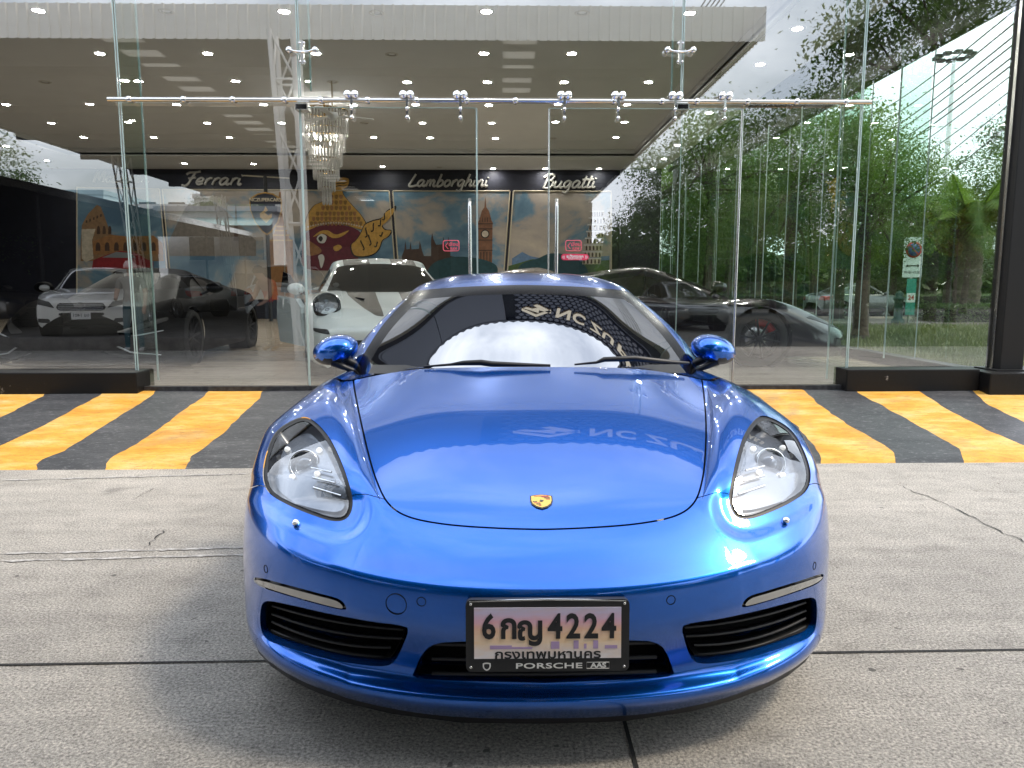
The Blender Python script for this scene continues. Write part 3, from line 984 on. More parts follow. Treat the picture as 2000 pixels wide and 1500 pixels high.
# ---------------------------------------------------------------- blue coupe in front
M['frit'] = pbr('printed black glass border', (.004,.004,.005), .2, spec=.25)
CX, NOSE = 0.111, 1.70
def fold_px(v):
    """where the left half of the car shows each point (right half folded over)"""
    return np.array([to_photo(CX - abs(p[0]), p[1], p[2]) for p in v])
def build_blue_car():
    root = empty('parked_car', (0, 0, 0), 0, 'blue metallic two-door sports coupe parked nose-on in front of the glass doors', 'car')
    rows = [  # lip to cowl; each from the middle out to the fender side: photo x, y, depth
     [(1065,1403,1.83),(900,1401,1.84),(765,1384,1.86),(680,1364,1.89),(610,1340,1.92),(562,1316,1.96),(524,1290,2.02),(500,1264,2.10),(491,1240,2.20)],
     [(1065,1386,1.765),(900,1384,1.775),(765,1368,1.80),(680,1350,1.83),(610,1328,1.865),(560,1305,1.91),(520,1280,1.98),(495,1255,2.075),(486,1230,2.18)],
     [(1065,1361,1.762),(900,1358,1.772),(770,1345,1.80),(690,1330,1.83),(620,1308,1.86),(565,1284,1.905),(520,1258,1.97),(492,1230,2.065),(481,1205,2.17)],
     [(1065,1331,1.80),(900,1323,1.81),(775,1304,1.84),(690,1289,1.865),(620,1270,1.895),(570,1250,1.935),(525,1228,1.99),(492,1206,2.07),(479,1184,2.17)],
     [(1064,1255,1.745),(900,1250,1.75),(770,1235,1.78),(690,1215,1.81),(630,1200,1.845),(575,1180,1.89),(525,1158,1.955),(490,1135,2.05),(476,1115,2.16)],
     [(1063,1210,1.722),(900,1207,1.727),(760,1195,1.757),(685,1180,1.787),(630,1165,1.82),(580,1145,1.865),(530,1120,1.93),(492,1090,2.03),(476,1065,2.14)],
     [(1062,1163,1.723),(900,1158,1.728),(760,1143,1.758),(690,1129,1.785),(640,1116,1.813),(593,1100,1.853),(543,1075,1.913),(503,1045,2.013),(480,1015,2.128)],
     [(1062,1140,1.744),(900,1136,1.749),(765,1121,1.776),(700,1107,1.801),(650,1093,1.829),(603,1076,1.871),(550,1048,1.932),(508,1015,2.033),(484,982,2.150)],
     [(1062,1085,1.806),(900,1080,1.813),(775,1067,1.836),(718,1055,1.858),(678,1044,1.883),(628,1028,1.917),(565,1000,1.986),(515,966,2.090),(491,936,2.210)],
     [(1060,1033,1.880),(900,1028,1.888),(800,1014,1.908),(752,1002,1.928),(716,990,1.944),(672,975,1.971),(600,948,2.045),(535,916,2.155),(501,895,2.280)],
     [(1060,980,1.98),(900,975,1.985),(790,966,2.0),(738,957,2.012),(706,934,2.03),(664,917,2.06),(600,897,2.13),(542,876,2.245),(509,868,2.37)],
     [(1056,900,2.183),(905,897,2.183),(790,894,2.188),(722,892,2.193),(694,866,2.212),(656,847,2.250),(606,833,2.320),(555,826,2.420),(522,836,2.500)],
     [(1048,820,2.441),(900,818,2.441),(790,820,2.442),(704,824,2.445),(676,803,2.450),(648,788,2.490),(610,782,2.550),(574,792,2.600),(547,818,2.640)],
     [(1040,762,2.710),(900,761,2.710),(790,766,2.710),(696,780,2.712),(666,767,2.720),(643,755,2.755),(617,759,2.788),(597,775,2.820),(584,805,2.840)],
     [(1032,717,2.980),(905,718,2.980),(790,724,2.980),(688,744,2.985),(666,746,2.995),(652,740,3.015),(635,746,3.048),(620,760,3.070),(611,790,3.080)],
    ]
    phis = [-24,-19,-13,-6,5,14,24,32,42,54,66,78,96,125,165]
    zc, yc, ra = .335, 2.63, .352
    net = []
    for r, ph in zip(rows, phis):
        L = []
        for k, (px, py, Y) in enumerate(r):
            p = at(px, py, Y)
            L.append([CX - p.x if k else 0.0, Y, p.z])
        c8 = np.array(L[8]); x8 = c8[0]
        xa = .898 if ph > 0 else .885
        a = np.array([xa, yc - ra * math.cos(R(ph)), zc + ra * math.sin(R(ph))])
        mid = .5 * (c8 + a); mid[0] = max(x8, xa) * .6 + .4 * mid[0] + .006
        L += [list(mid), list(a), [a[0] - .05, yc - (ra-.015) * math.cos(R(ph)), zc + (ra-.015) * math.sin(R(ph))]]
        # tight pair of columns either side of the fender crease
        c3, c4, c5 = map(np.array, L[3:6])
        L = L[:4] + [list(c3 + (c4-c3)*.22)] + [list(c4 + (c3-c4)*.15), list(c4 + (c5-c4)*.18)] + L[5:]
        net.append([[-x, y, z] for x, y, z in L[:0:-1]] + L)
    S, N = sheet(net, 8, 10, 2)
    # shallow pocket in the bumper round the lower edge of each lamp
    lamp_edge = catmull([(583,816),(610,820),(640,850),(663,893),(682,945),(689,985),(678,1012),(652,1018),(610,1006),(560,985),(525,962),(513,930),(520,885),(540,842)], 8)
    flat_v = S.reshape(-1, 3); Qp = fold_px(flat_v); dd = sdf(Qp, lamp_edge)
    cen = np.where((Qp[:, 1] > 925) & (flat_v[:, 1] < 2.35), 1., 0.) * np.clip((Qp[:, 1] - 925) / 45, 0, 1)
    t_ = np.clip((46 - dd) / 34, 0, 1); h_ = (t_ * t_ * (3 - 2 * t_)) * cen * .013
    S = (flat_v - N.reshape(-1, 3) * (h_ * np.sign((N.reshape(-1, 3) * (flat_v - np.array([0, 3.2, .4]))).sum(1)))[:, None]).reshape(S.shape)
    gu, gv = np.gradient(S, axis=1), np.gradient(S, axis=0)
    N2_ = np.cross(gu, gv); N2_ /= np.maximum(np.linalg.norm(N2_, axis=2, keepdims=True), 1e-9)
    mk = (h_ > 1e-6).reshape(S.shape[:2]); mk = mk | np.roll(mk, 1, 0) | np.roll(mk, -1, 0) | np.roll(mk, 1, 1) | np.roll(mk, -1, 1)
    N = np.where(mk[..., None], N2_, N)
    full = Patch.grid(S, N)
    if (full.n[len(full.n)//2] @ np.array([0, -1, .3])) < 0:
        full.n = -full.n; full.f = [q[::-1] for q in full.f]
    px = lambda p: fold_px(p.v)
    GAP = 3.4
    # bonnet
    hood_pl = catmull([(692,690),(690,740),(700,800),(718,880),(736,940),(760,985),(800,1010),(870,1024),(960,1031),(1062,1034),(1200,1034),(1300,900),(1300,690)], 8)
    strip = Patch(full.v, full.n, full.f, full.uv)
    f = sdf(px(strip), hood_pl)
    hood, rest = strip.cut(f + GAP * .5)
    seam, rest = rest.cut(sdf(px(rest), hood_pl) - GAP * .5)
    hood.obj('bonnet', M['blue'], root)
    seam.moved(-.012).obj('bonnet_seam', M['black_matt'], root)
    # headlamps
    lamp_pl = catmull([(583,816),(610,820),(640,850),(663,893),(682,945),(689,985),(678,1012),(652,1018),(610,1006),(560,985),(525,962),(513,930),(520,885),(540,842)], 8)
    lamp_all, rest = rest.cut(sdf(px(rest), lamp_pl))
    # front marker strip, side intakes, centre intake
    drl_pl = catmull([(494,1133),(505,1128),(560,1142),(620,1158),(662,1170),(676,1186),(668,1191),(620,1180),(560,1163),(512,1147)], 6)
    drl_all, rest = rest.cut(sdf(px(rest), drl_pl))
    side_pl = catmull([(510,1186),(522,1174),(560,1180),(640,1198),(720,1213),(785,1222),(797,1231),(790,1254),(776,1284),(760,1299),(720,1300),(640,1287),(560,1264),(522,1249),(509,1224)], 6)
    side_all, rest = rest.cut(sdf(px(rest), side_pl))
    mid_pl = [(802,1320),(806,1318),(820,1285),(836,1263),(860,1255),(900,1253),(1000,1254),(1300,1254),(1300,1335),(1062,1334),(900,1330),(820,1326)]
    mid_all, rest = rest.cut(sdf(px(rest), mid_pl))
    mid_all = mid_all.largest()
    # bumper / fender joint
    joint = [(440,968),(505,948),(540,955),(600,985),(660,980),(694,966),(715,965),(748,974),(790,990),(1300,1010),(1300,1500),(440,1500)]
    bump_, fend = rest.cut(sdf(px(rest), joint) + .7)
    gap_, fend = fend.cut(sdf(px(fend), joint) - .7)
    bump_.obj('front_bumper', M['blue'], root)
    gap_.moved(-.006).obj('panel_gap', M['black_matt'], root)
    for s in (-1, 1):
        p, _ = fend.cut(fend.v[:, 0] * -s)
        p.obj('fender', M['blue'], root)
    for s in (-1, 1):
        side = lambda P: P.cut(P.v[:, 0] * -s)[0].largest()
        # --- headlamp: seal, clear cover, bowl, projector, reflector pieces
        la = side(lamp_all)
        ins, ring = la.cut(sdf(px(la), lamp_pl) + 7.5)
        ring.moved(-.004).obj('lamp_seal', M['black_plastic'], root)
        lamp = ins.moved(-.002).obj('headlight', M['lens'], root)
        V, F = ins.walls(depth=.035, shrink=.10)
        MB().add(V, F).build('lamp_bezel', M['black_gloss'], lamp)
        inner_pl = catmull([(566,840),(600,838),(632,862),(655,905),(672,950),(680,985),(668,1004),(640,1006),(590,990),(552,975),(538,940),(535,895),(545,858)], 8)
        floor_ = ins.moved(-.036)
        flo, dark = floor_.cut(sdf(px(floor_), inner_pl))
        flo.obj('lamp_bowl', M['lamp_grey'], lamp)
        dark.obj('lamp_surround', M['lamp_dark'], lamp)
        def on_lamp(ax, ay, lift):
            Q = px(ins); i = int(np.argmin(((Q - [ax, ay]) ** 2).sum(1)))
            return ins.v[i] + ins.n[i] * (lift - .036), ins.n[i]
        o, nn = on_lamp(583, 893, .0)
        ax = Vector((0, -.93, .36))
        Mx = axis_matrix(o, ax)
        MB().lathe([(.046, -.03), (.046, .012), (.041, .018), (.037, .010), (.036, -.004)], Mx, 32).build('projector_ring', M['chrome'], lamp)
        MB().lathe([(.036, -.006), (.028, .006), (.014, .014), (.0005, .017)], Mx, 32).build('projector_lens', M['lamp_glass'], lamp)
        for (ax_, ay_) in ((553, 861), (616, 859), (613, 910), (556, 920)):
            o, nn = on_lamp(ax_, ay_, .004)
            MB().lathe([(.0005, .010), (.005, .009), (.0085, .005), (.009, -.004)], axis_matrix(o, ax), 16).build('running_light', M['lamp_lit'], lamp)
        for k, (x0, y0, x1, y1) in enumerate(((602,900,640,907),(606,922,650,933),(606,945,658,961))):
            a, _ = on_lamp(x0, y0, .012); b, _ = on_lamp(x1, y1, .012)
            MB().tube([a, b], .0035, 6).build('reflector_fin', M['chrome'], lamp)
        lo_pl = catmull([(545,930),(600,948),(650,968),(676,985),(664,1003),(620,998),(570,982),(548,965)], 5)
        low, _ = flo.cut(sdf(px(flo), lo_pl))
        low.moved(.010).obj('lower_reflector', M['lamp_grey'], lamp)
        # washer jet, a chromed ball
        Q = px(bump_); sel = np.where(bump_.v[:, 0] * s > 0)[0]
        i = sel[int(np.argmin(((Q[sel] - [577, 1020]) ** 2).sum(1)))]
        MB().lathe([(.0005, .022), (.0075, .019), (.0105, .012), (.0105, .006), (.007, 0.), (.007, -.01)], axis_matrix(bump_.v[i], (0, -.9, .45)), 16).build('washer_jet', M['chrome'], root)
        # --- marker strip
        d = side(drl_all)
        din, dring = d.cut(sdf(px(d), drl_pl) + 4.)
        dring.moved(-.004).obj('marker_surround', M['black_gloss'], root)
        mk = din.moved(.003).obj('marker_light', M['drl'], root)
        V, F = din.moved(.003).walls(depth=.02)
        MB().add(V, F).build('marker_edge', M['black_gloss'], mk)
        # --- side intake with slats
        a = side(side_all)
        V, F = a.walls(vec=(-s * .02, .10, .012), shrink=.06)
        it = MB().add(V, F).build('side_intake', M['blue'], root)
        b, _ = a.cut(sdf(px(a), side_pl) + 7)
        V, F = b.shifted((0, .022, 0)).walls(vec=(-s * .02, .12, .01))
        MB().add(V, F).build('intake_frame', M['black_plastic'], it)
        a.shifted((-s * .02, .105, .010)).obj('intake_back', M['black_matt'], it)
        Q = px(a)
        for k in range(4):
            t = .22 + .22 * k
            pts = []
            for w in np.linspace(.03, .97, 14):
                tx = 515 + (790 - 515) * w
                top = np.interp(tx, [510,560,640,720,790], [1180,1183,1200,1215,1226])
                bot = np.interp(tx, [510,560,640,720,790], [1245,1268,1292,1306,1300])
                ty = top + (bot - top) * t + 6 * math.sin(math.pi * w)
                i = int(np.argmin(((Q - [tx, ty]) ** 2).sum(1)))
                if sdf([[tx, ty]], side_pl)[0] < -3: pts.append(a.v[i] + np.array([0, .035, 0]))
            if len(pts) < 4: continue
            A_ = np.array(pts); w_ = np.linspace(A_[0,0], A_[-1,0], 22); py_ = np.polyfit(A_[:,0], A_[:,1], 2); pz_ = np.polyfit(A_[:,0], A_[:,2], 2)
            pts = np.stack([w_, np.polyval(py_, w_), np.polyval(pz_, w_)], 1)
            V, F = [], []
            for p in pts: V += [p + np.array([0, 0, .006]), p + np.array([0, -.006, 0.001]), p + np.array([0, .045, -.012])]
            for j in range(len(pts) - 1):
                for m in range(3): F.append((3*j+m, 3*j+(m+1) % 3, 3*j+3+(m+1) % 3, 3*j+3+m))
            MB().add(V, F, True).build('slat', M['black_plastic'], it)
        # parking sensors
        for (sx_, sy_, rr) in ((828, 1177, .0115), (521, 1112, .0105)) + (((773, 1178, .027),) if s < 0 else ()):
            Q = px(bump_); i = sel[int(np.argmin(((Q[sel] - [sx_, sy_]) ** 2).sum(1)))]
            Mx = axis_matrix(bump_.v[i], bump_.n[i])
            MB().lathe([(rr - .0012, -.004), (rr - .0012, .0007), (rr + .0006, .0007), (rr + .0006, -.004)], Mx, 28).build('sensor_ring' if rr < .02 else 'tow_eye_cover', M['black_matt'], root)
    V, F = mid_all.walls(vec=(0, .09, .006), shrink=.04)
    mi = MB().add(V, F).build('centre_intake', M['blue'], root)
    b, _ = mid_all.cut(sdf(px(mid_all), mid_pl) + 5)
    V, F = b.shifted((0, .012, 0)).walls(vec=(0, .1, .0))
    MB().add(V, F).build('intake_frame', M['black_plastic'], mi)
    mid_all.shifted((0, .085, .004)).obj('intake_back', M['black_matt'], mi)
    for zz in (.245, .285, .325):
        pts = [(x, 1.80 + .10 * x * x, zz) for x in np.linspace(-.29, .29, 15)]
        MB().tube(pts, .006, 6).build('slat', M['black_plastic'], mi)
    # black chin under the lip
    V, F = [], []
    base = [np.array(p) for p in net[0]]
    for p in base:
        V += [p + np.array([0, 0, .012]), p + np.array([0, .02, -.028]), p + np.array([0, .16, -.02]), p + np.array([0, .16, .05])]
    for j in range(len(base) - 1):
        for m in range(3): F.append((4*j+m, 4*j+m+1, 4*j+5+m, 4*j+4+m))
    MB().add(V, F, False).build('front_lip', M['black_plastic'], root)
    MB().prism([(-.5,1.9),(.5,1.9),(.70,2.03),(.78,2.24),(.62,2.3),(.62,5.2),(.6,5.95),(-.6,5.95),(-.62,5.2),(-.62,2.3),(-.78,2.24),(-.70,2.03)], .105, .15).build('underbody', M['black_matt'], root)

    # --- rear half of the shell, from the cowl section back
    sec = np.array(net[-1])                      # cowl cross-section
    sec = sec[:-1][1:] if False else sec
    stations = [(3.05, 1.0, 0., 0.), (3.4, .985, .0, .01), (3.9, .985, .0, .02), (4.4, 1.0, 0.01, .03), (4.9, 1.02, .03, .05), (5.35, 1.02, .03, .045), (5.75, .98, .0, .0), (6.0, .92, -.05, -.06), (6.09, .86, -.16, -.1)]
    net2 = []
    n0 = len(sec)
    for (Y, w, dz, dcen) in stations:
        L = []
        for i, p in enumerate(sec):
            x, y, z = p
            t = abs(x) / .9
            zz = z + dz + (dcen if abs(x) < .6 else 0)
            if z > .5 and abs(x) > .6: zz = z + dz + .03 * (Y - 3.05) / 3
            L.append([x * w, Y, zz])
        # side of the car goes on down to the sill
        lo = [[sg * .88 * w, Y, .25] for sg in (-1, 1)]; lo2 = [[sg * .80 * w, Y, .16] for sg in (-1, 1)]
        L = [lo2[0], lo[0]] + L[2:-2] + [lo[1], lo2[1]]
        if Y < 3.1:
            for p in L:
                if abs(p[0]) > .7 and p[2] < .55: p[1] = 2.965
        net2.append(L)
    S2, N2 = sheet(net2, 5, 8, 1)
    shell = Patch.grid(S2, N2)
    if shell.n[len(shell.n)//2][2] < 0: shell.n = -shell.n; shell.f = [q[::-1] for q in shell.f]
    rc = (5.12, .345)
    f = np.hypot(shell.v[:, 1] - rc[0], shell.v[:, 2] - rc[1]) - .365
    f = np.where((np.abs(shell.v[:, 0]) > .6), f, 1.)
    _, shell = shell.cut(f)
    dpoly = [(3.32, .24), (4.42, .24), (4.55, .55), (4.5, 1.2), (3.3, 1.2)]
    for s in (-1, 1):
        ff = sdf(shell.v[:, 1:3], dpoly); ff = np.where(shell.v[:, 0] * s > .5, ff, 1.)
        door, shell = shell.cut(ff + .002)
        ff = sdf(shell.v[:, 1:3], dpoly); ff = np.where(shell.v[:, 0] * s > .5, ff, 1.)
        g, shell = shell.cut(ff - .002)
        dr = door.obj('door', M['blue'], root)
        g.moved(-.004).obj('panel_gap', M['black_matt'], root)
        MB().tube([(s * .885, 4.18, .72), (s * .905, 4.25, .725), (s * .885, 4.36, .72)], .012, 8).build('door_handle', M['blue'], dr)
    shell.obj('body_shell', M['blue'], root)

    # --- greenhouse
    G = [
     [(0,2.88,.86),(.30,2.91,.86),(.50,2.98,.855),(.655,3.08,.845),(.715,3.15,.84),(.76,3.26,.82),(.80,3.36,.80)],
     [(0,3.00,.913),(.30,3.03,.911),(.515,3.11,.905),(.672,3.23,.897),(.733,3.29,.893),(.79,3.36,.87),(.83,3.42,.83)],
     [(0,3.20,1.012),(.295,3.23,1.008),(.505,3.31,.995),(.712,3.42,.975),(.765,3.48,.963),(.81,3.52,.92),(.835,3.55,.86)],
     [(0,3.42,1.115),(.285,3.45,1.110),(.485,3.52,1.092),(.682,3.62,1.062),(.730,3.68,1.044),(.79,3.70,.97),(.84,3.72,.87)],
     [(0,3.65,1.213),(.27,3.67,1.208),(.455,3.73,1.187),(.622,3.82,1.15),(.664,3.88,1.128),(.73,3.9,1.02),(.845,3.9,.88)],
     [(0,3.82,1.268),(.26,3.84,1.262),(.43,3.89,1.242),(.570,3.96,1.207),(.616,4.01,1.181),(.71,4.02,1.06),(.85,4.05,.885)],
     [(0,4.10,1.310),(.26,4.10,1.305),(.43,4.12,1.283),(.545,4.15,1.25),(.592,4.17,1.222),(.71,4.2,1.08),(.85,4.2,.89)],
     [(0,4.55,1.300),(.25,4.55,1.295),(.42,4.55,1.275),(.535,4.55,1.24),(.585,4.55,1.21),(.70,4.55,1.075),(.85,4.55,.89)],
     [(0,5.05,1.19),(.24,5.05,1.185),(.40,5.05,1.165),(.50,5.05,1.135),(.55,5.05,1.11),(.67,5.05,1.02),(.84,5.05,.9)],
     [(0,5.55,1.03),(.24,5.55,1.025),(.40,5.55,1.01),(.50,5.55,.99),(.56,5.55,.97),(.66,5.55,.93),(.80,5.55,.88)],
     [(0,5.9,.90),(.24,5.9,.90),(.40,5.9,.89),(.50,5.9,.88),(.56,5.9,.87),(.66,5.9,.86),(.78,5.9,.84)]]
    GN = []
    for r in G:
        r = [list(p) for p in r]
        c3, c4 = np.array(r[3]), np.array(r[4])
        r = r[:4] + [list(c4 + (c3 - c4) * .25), list(c4 + (np.array(r[5]) - c4) * .1)] + r[5:]
        GN.append([[-x, y, z] for x, y, z in r[:0:-1]] + r)
    S3, N3 = sheet(GN, 7, 9, 2)
    gh = Patch.grid(S3, N3)
    if gh.n[len(gh.n)//2][2] < 0: gh.n = -gh.n; gh.f = [q[::-1] for q in gh.f]
    ws_pl = catmull([(1300,558),(1060,556),(930,559),(840,565),(808,571),(786,592),(745,638),(710,692),(698,716),(690,745),(800,790),(1062,800),(1300,800)], 6)
    front = np.where(gh.v[:, 1] < 4.12, 0, 1e3)
    fpx = lambda P: np.where(P.v[:, 1] < 4.12, sdf(fold_px(P.v), ws_pl), 200.)
    ws, gh = gh.cut(fpx(gh))
    # the screen keeps its printed black border
    ins, frit = ws.cut(fpx(ws) + 18)
    w = ins.obj('windscreen', M['windscreen'], root)
    frit.obj('screen_border', M['frit'], w)
    for s in (-1, 1):
        poly = [(3.45,.865),(3.72,1.0),(4.0,1.145),(4.2,1.19),(4.55,1.17),(4.85,1.08),(5.0,.98),(4.8,.905),(4.2,.885)]
        ff = np.where(gh.v[:, 0] * s > .3, sdf(gh.v[:, 1:3], poly), 1.)
        sg, gh = gh.cut(ff)
        sg.obj('side_window', M['car_glass'], root)
    rw = [(-.42,4.75),(.42,4.75),(.46,5.4),(-.46,5.4)]
    ff = np.where(gh.v[:, 2] > .95, sdf(gh.v[:, :2], rw), 1.)
    rwin, gh = gh.cut(ff)
    rwin.obj('rear_window', M['car_glass'], root)
    gh.obj('roof', M['blue'], root)
    # cowl and wipers
    pts = [(x, 2.975 + .32 * x * x, .905 - .03 * x * x) for x in np.linspace(-.66, .66, 21)]
    V, F = [], []
    for p in pts: V += [(p[0], p[1] - .055, p[2] - .012), (p[0], p[1] + .06, p[2] + .012), (p[0], p[1] + .06, p[2] - .06)]
    for j in range(len(pts) - 1):
        for m in range(2): F.append((3*j+m, 3*j+m+1, 3*j+4+m, 3*j+3+m))
    MB().add(V, F).build('cowl_panel', M['black_plastic'], root)
    def wiper(pix):
        P = [at(a, b, Y) for a, b, Y in pix]
        mb = MB()
        P = [Vector(p) for p in P]
        mb.tube(P, [.004, .006, .011, .013, .013, .006][:len(P)], 6)
        return mb
    # points along each arm: photo x, y, depth
    wiper([(828,716,2.98),(880,712,2.97),(905,709,2.965),(940,708,2.96),(960,711,2.955),(1075,714,2.955)]).build('wiper', M['black_plastic'], root)
    wiper([(1122,712,2.955),(1165,708,2.96),(1180,702,2.965),(1240,700,2.98),(1290,706,3.0),(1345,709,3.06)]).build('wiper', M['black_plastic'], root)
    # --- door mirrors
    for s in (-1, 1):
        c = np.array([s * .862, 3.36, .952])
        Mm = Matrix.Translation(c) @ Matrix(((1, 0, 0, 0), (s * .28, 1, 0, 0), (-s * .16, 0, 1, 0), (0, 0, 0, 1))) @ Matrix.Diagonal((1.02, 1, .66, 1)) @ Matrix.Rotation(R(-90), 4, 'X')
        prof_m = [(.0005, -.105), (.022, -.1035), (.045, -.097), (.066, -.084), (.084, -.062), (.096, -.032), (.102, .002), (.103, .034), (.099, .056)]
        cap_m = MB().lathe(prof_m, Mm, 40)
        V_, F_ = cap_m.v, cap_m.f
        zl = lambda f: sum(V_[i][2] for i in f) / len(f) < c[2] - .034 + .16 * 0
        up_f = [f for f in F_ if not zl(f)]; lo_f = [f for f in F_ if zl(f)]
        mo = MB().add(V_, up_f, True).build('door_mirror', M['blue'], root)
        MB().add(V_, lo_f, True).build('mirror_base', M['black_plastic'], mo)
        MB().lathe([(.0005, 0), (.06, 0), (.105, 0)], Matrix.Translation((c[0], c[1] + .05, c[2])) @ Matrix.Rotation(R(-90), 4, 'X') @ Matrix.Diagonal((.9, .6, 1, 1)), 24).build('mirror_glass', M['chrome'], mo)
        MB().tube([(s * .72, 3.40, .855), (s * .765, 3.36, .885), (s * .82, 3.34, .915)], [.022, .016, .022], 8).build('mirror_stalk', M['black_plastic'], mo)
        MB().tube([(s * .745, 3.34, .845), (s * .80, 3.31, .875), (s * .86, 3.30, .905)], [.014, .012, .02], 8).build('mirror_stalk', M['black_plastic'], mo)
    # --- wheels
    def wheel(x, y, s, r=.335, wd=.235):
        o = empty('wheel', (x, y, r), 0)
        o.parent = root
        Mx = axis_matrix((0, 0, 0), (s, 0, 0))
        h = wd / 2
        MB().lathe([(r-.105, -h), (r-.03, -h), (r-.006, -h+.03), (r, -h+.06), (r, h-.06), (r-.006, h-.03), (r-.03, h), (r-.105, h)], Mx, 40).build('tyre', M['rubber'], o)
        rim = MB().lathe([(r-.105, -h), (r-.12, 0), (r-.105, h-.004), (r-.115, h-.012), (r-.125, h-.05)], Mx, 40)
        rim.lathe([(.0005, h-.02), (.05, h-.02), (.065, h-.04), (.06, -h)], Mx, 20)
        for k in range(5):
            for d in (-.13, .13):
                a = 2 * math.pi * k / 5
                p0 = Mx @ Vector((.05*math.cos(a), .05*math.sin(a), h-.035)); p1 = Mx @ Vector(((r-.11)*math.cos(a+d), (r-.11)*math.sin(a+d), h-.015))
                rim.tube([p0, p1], [.018, .013], 6)
        rim.build('rim', M['alloy'], o)
        MB().lathe([(.06, -.01), (.16, -.01), (.16, .015), (.06, .015)], Mx, 32).build('brake_disc', M['steel'], o)
    for s in (-1, 1):
        wheel(s * .765, yc, s); wheel(s * .765, 5.12, s, .345, .265)
        # arch liners
        for (y0, r0) in ((yc, .352), (5.12, .365)):
            MB().lathe([(r0, .0), (r0, -.30), (.05, -.30)], axis_matrix((s * .865, y0, .335), (s, 0, 0)), 32).build('wheel_arch_liner', M['black_matt'], root)
    # --- crest on the nose of the bonnet
    Q = to_photo
    c = at(1062, 981, 1.985)
    i = int(np.argmin(((hood.v - np.array([0, c.y, c.z])) ** 2).sum(1)))
    nn = Vector(hood.n[i]); o = Vector(hood.v[i])
    Mx = axis_matrix(o + nn * .0012, nn, (1, 0, 0))
    sh = [(-.029,.021),(-.015,.0255),(0,.027),(.015,.0255),(.029,.021),(.0295,.0),(.026,-.014),(.015,-.027),(0,-.034),(-.015,-.027),(-.026,-.014),(-.0295,0)]
    gold = pbr('crest gold', (.75, .48, .12), .25, .8); redm = pbr('crest red', (.45, .03, .03), .3, coat=.5); blk = M['black_gloss']
    cr = MB().prism([(x * 1.07, y * 1.07) for x, y in sh], -.002, .0015, Mx).build('bonnet_crest', blk, root)
    MB().prism([(x * .94, y * .94) for x, y in sh], .0, .0024, Mx).build('crest_face', gold, cr)
    for k, (x0, x1, y) in enumerate(((.001,.023,.0155),(.008,.024,.0105),(.013,.024,.0055),(-.024,-.012,-.006),(-.021,-.004,-.0115),(-.015,-.002,-.017),(-.009,-.001,-.0225))):
        MB().box((x0, y - .0012, .0022), (x1, y + .0014, .003), Mx).build('crest_bar', redm if k % 2 == 0 else blk, cr)
    MB().prism([(-.006,-.004),(-.001,.004),(.001,.0),(.006,.001),(.005,-.004),(0,-.007)], .0022, .0032, Mx).build('crest_figure', blk, cr)
    MB().box((-.02, .0185, .0022), (.02, .0215, .003), Mx).build('crest_band', redm, cr)

    # --- number plate in its black frame
    pc = at(1069.5, 1240, 1.688)
    pr = empty('number_plate', pc, 0)
    pr.parent = root
    tilt = Matrix.Rotation(R(90 - 4), 4, 'X')          # local xy -> upright, leaning back slightly
    def rrect(w, h, r, n=5):
        P = []
        for (sx, sy, a0) in ((1,1,0),(-1,1,90),(-1,-1,180),(1,-1,270)):
            for k in range(n + 1):
                a = R(a0 + 90 * k / n); P.append((sx*(w/2-r) + r*math.cos(a), sy*(h/2-r) + r*math.sin(a)))
        return P
    W, Hh = .392, .176
    fr = MB().prism(rrect(W, Hh, .014), -.012, .004, tilt).build('plate_frame', M['black_plastic'], pr)
    MB().tube([tilt @ Vector((-W/2 + .008, Hh/2 - .004, .002)), tilt @ Vector((0, Hh/2 - .0005, .003)), tilt @ Vector((W/2 - .008, Hh/2 - .004, .002))], .0028, 6).build('frame_highlight', M['steel'], fr)
    # sunset-printed plate
    m, n, l, b = nodes('printed plate')
    tc = n.new('ShaderNodeTexCoord'); sx = n.new('ShaderNodeSeparateXYZ'); l.new(tc.outputs['Generated'], sx.inputs[0])
    colr = ramp(n, l, sx.outputs['Z'], [(0, (.75,.72,.74)), (.17, (.78,.66,.6)), (.32, (.86,.62,.36)), (.55, (.85,.5,.3)), (.72, (.75,.36,.5)), (.88, (.56,.45,.68)), (1, (.5,.48,.66))])
    l.new(mixc(n, l, .25, colr, ramp(n, l, noise(n, l, 9, 3, coord='Generated'), [(.4, (.8,.75,.8)), (.65, (.85,.6,.45))])), b.inputs['Base Color'])
    b.inputs['Roughness'].default_value = .35
    pw, ph = .352, .124
    pm = MB().box((-pw/2, -ph/2 + .007, .0015), (pw/2, ph/2 + .007, .0062), tilt).build('plate_sheet', m, pr)
    ink = pbr('black plate ink', (.012,.012,.014), .4); wht = pbr('white lettering', (.75,.75,.73), .4)
    silh = pbr('plate print lilac', (.42, .3, .5), .5)
    for (x0, w_, h_) in ((-.112,.052,.009),(-.062,.05,.005),(.018,.02,.018),(.068,.012,.02),(.115,.012,.02),(.09,.006,.012),(.152,.03,.008)):
        MB().box((x0 - w_/2, -.0315, .0062), (x0 + w_/2, -.0315 + h_, .0068), tilt).build('plate_skyline', silh, pm)
    text_obj('registration', '6', tilt @ Matrix.Translation((-.141, .0205, .007)), ink, pm, size=.083, sx=.82, bold=.0022, depth=.0006)
    text_obj('registration', 'ก', tilt @ Matrix.Translation((-.093, .0205, .007)), ink, pm, size=.083, sx=.9, bold=.0022, depth=.0006)
    text_obj('registration', 'ญ', tilt @ Matrix.Translation((-.042, .016, .007)), ink, pm, size=.080, sx=.92, bold=.0022, depth=.0006)
    for k, ch in enumerate('4224'):
        text_obj('registration', ch, tilt @ Matrix.Translation((.018 + .043 * k, .0205, .007)), ink, pm, size=.083, sx=.82, bold=.0022, depth=.0006)
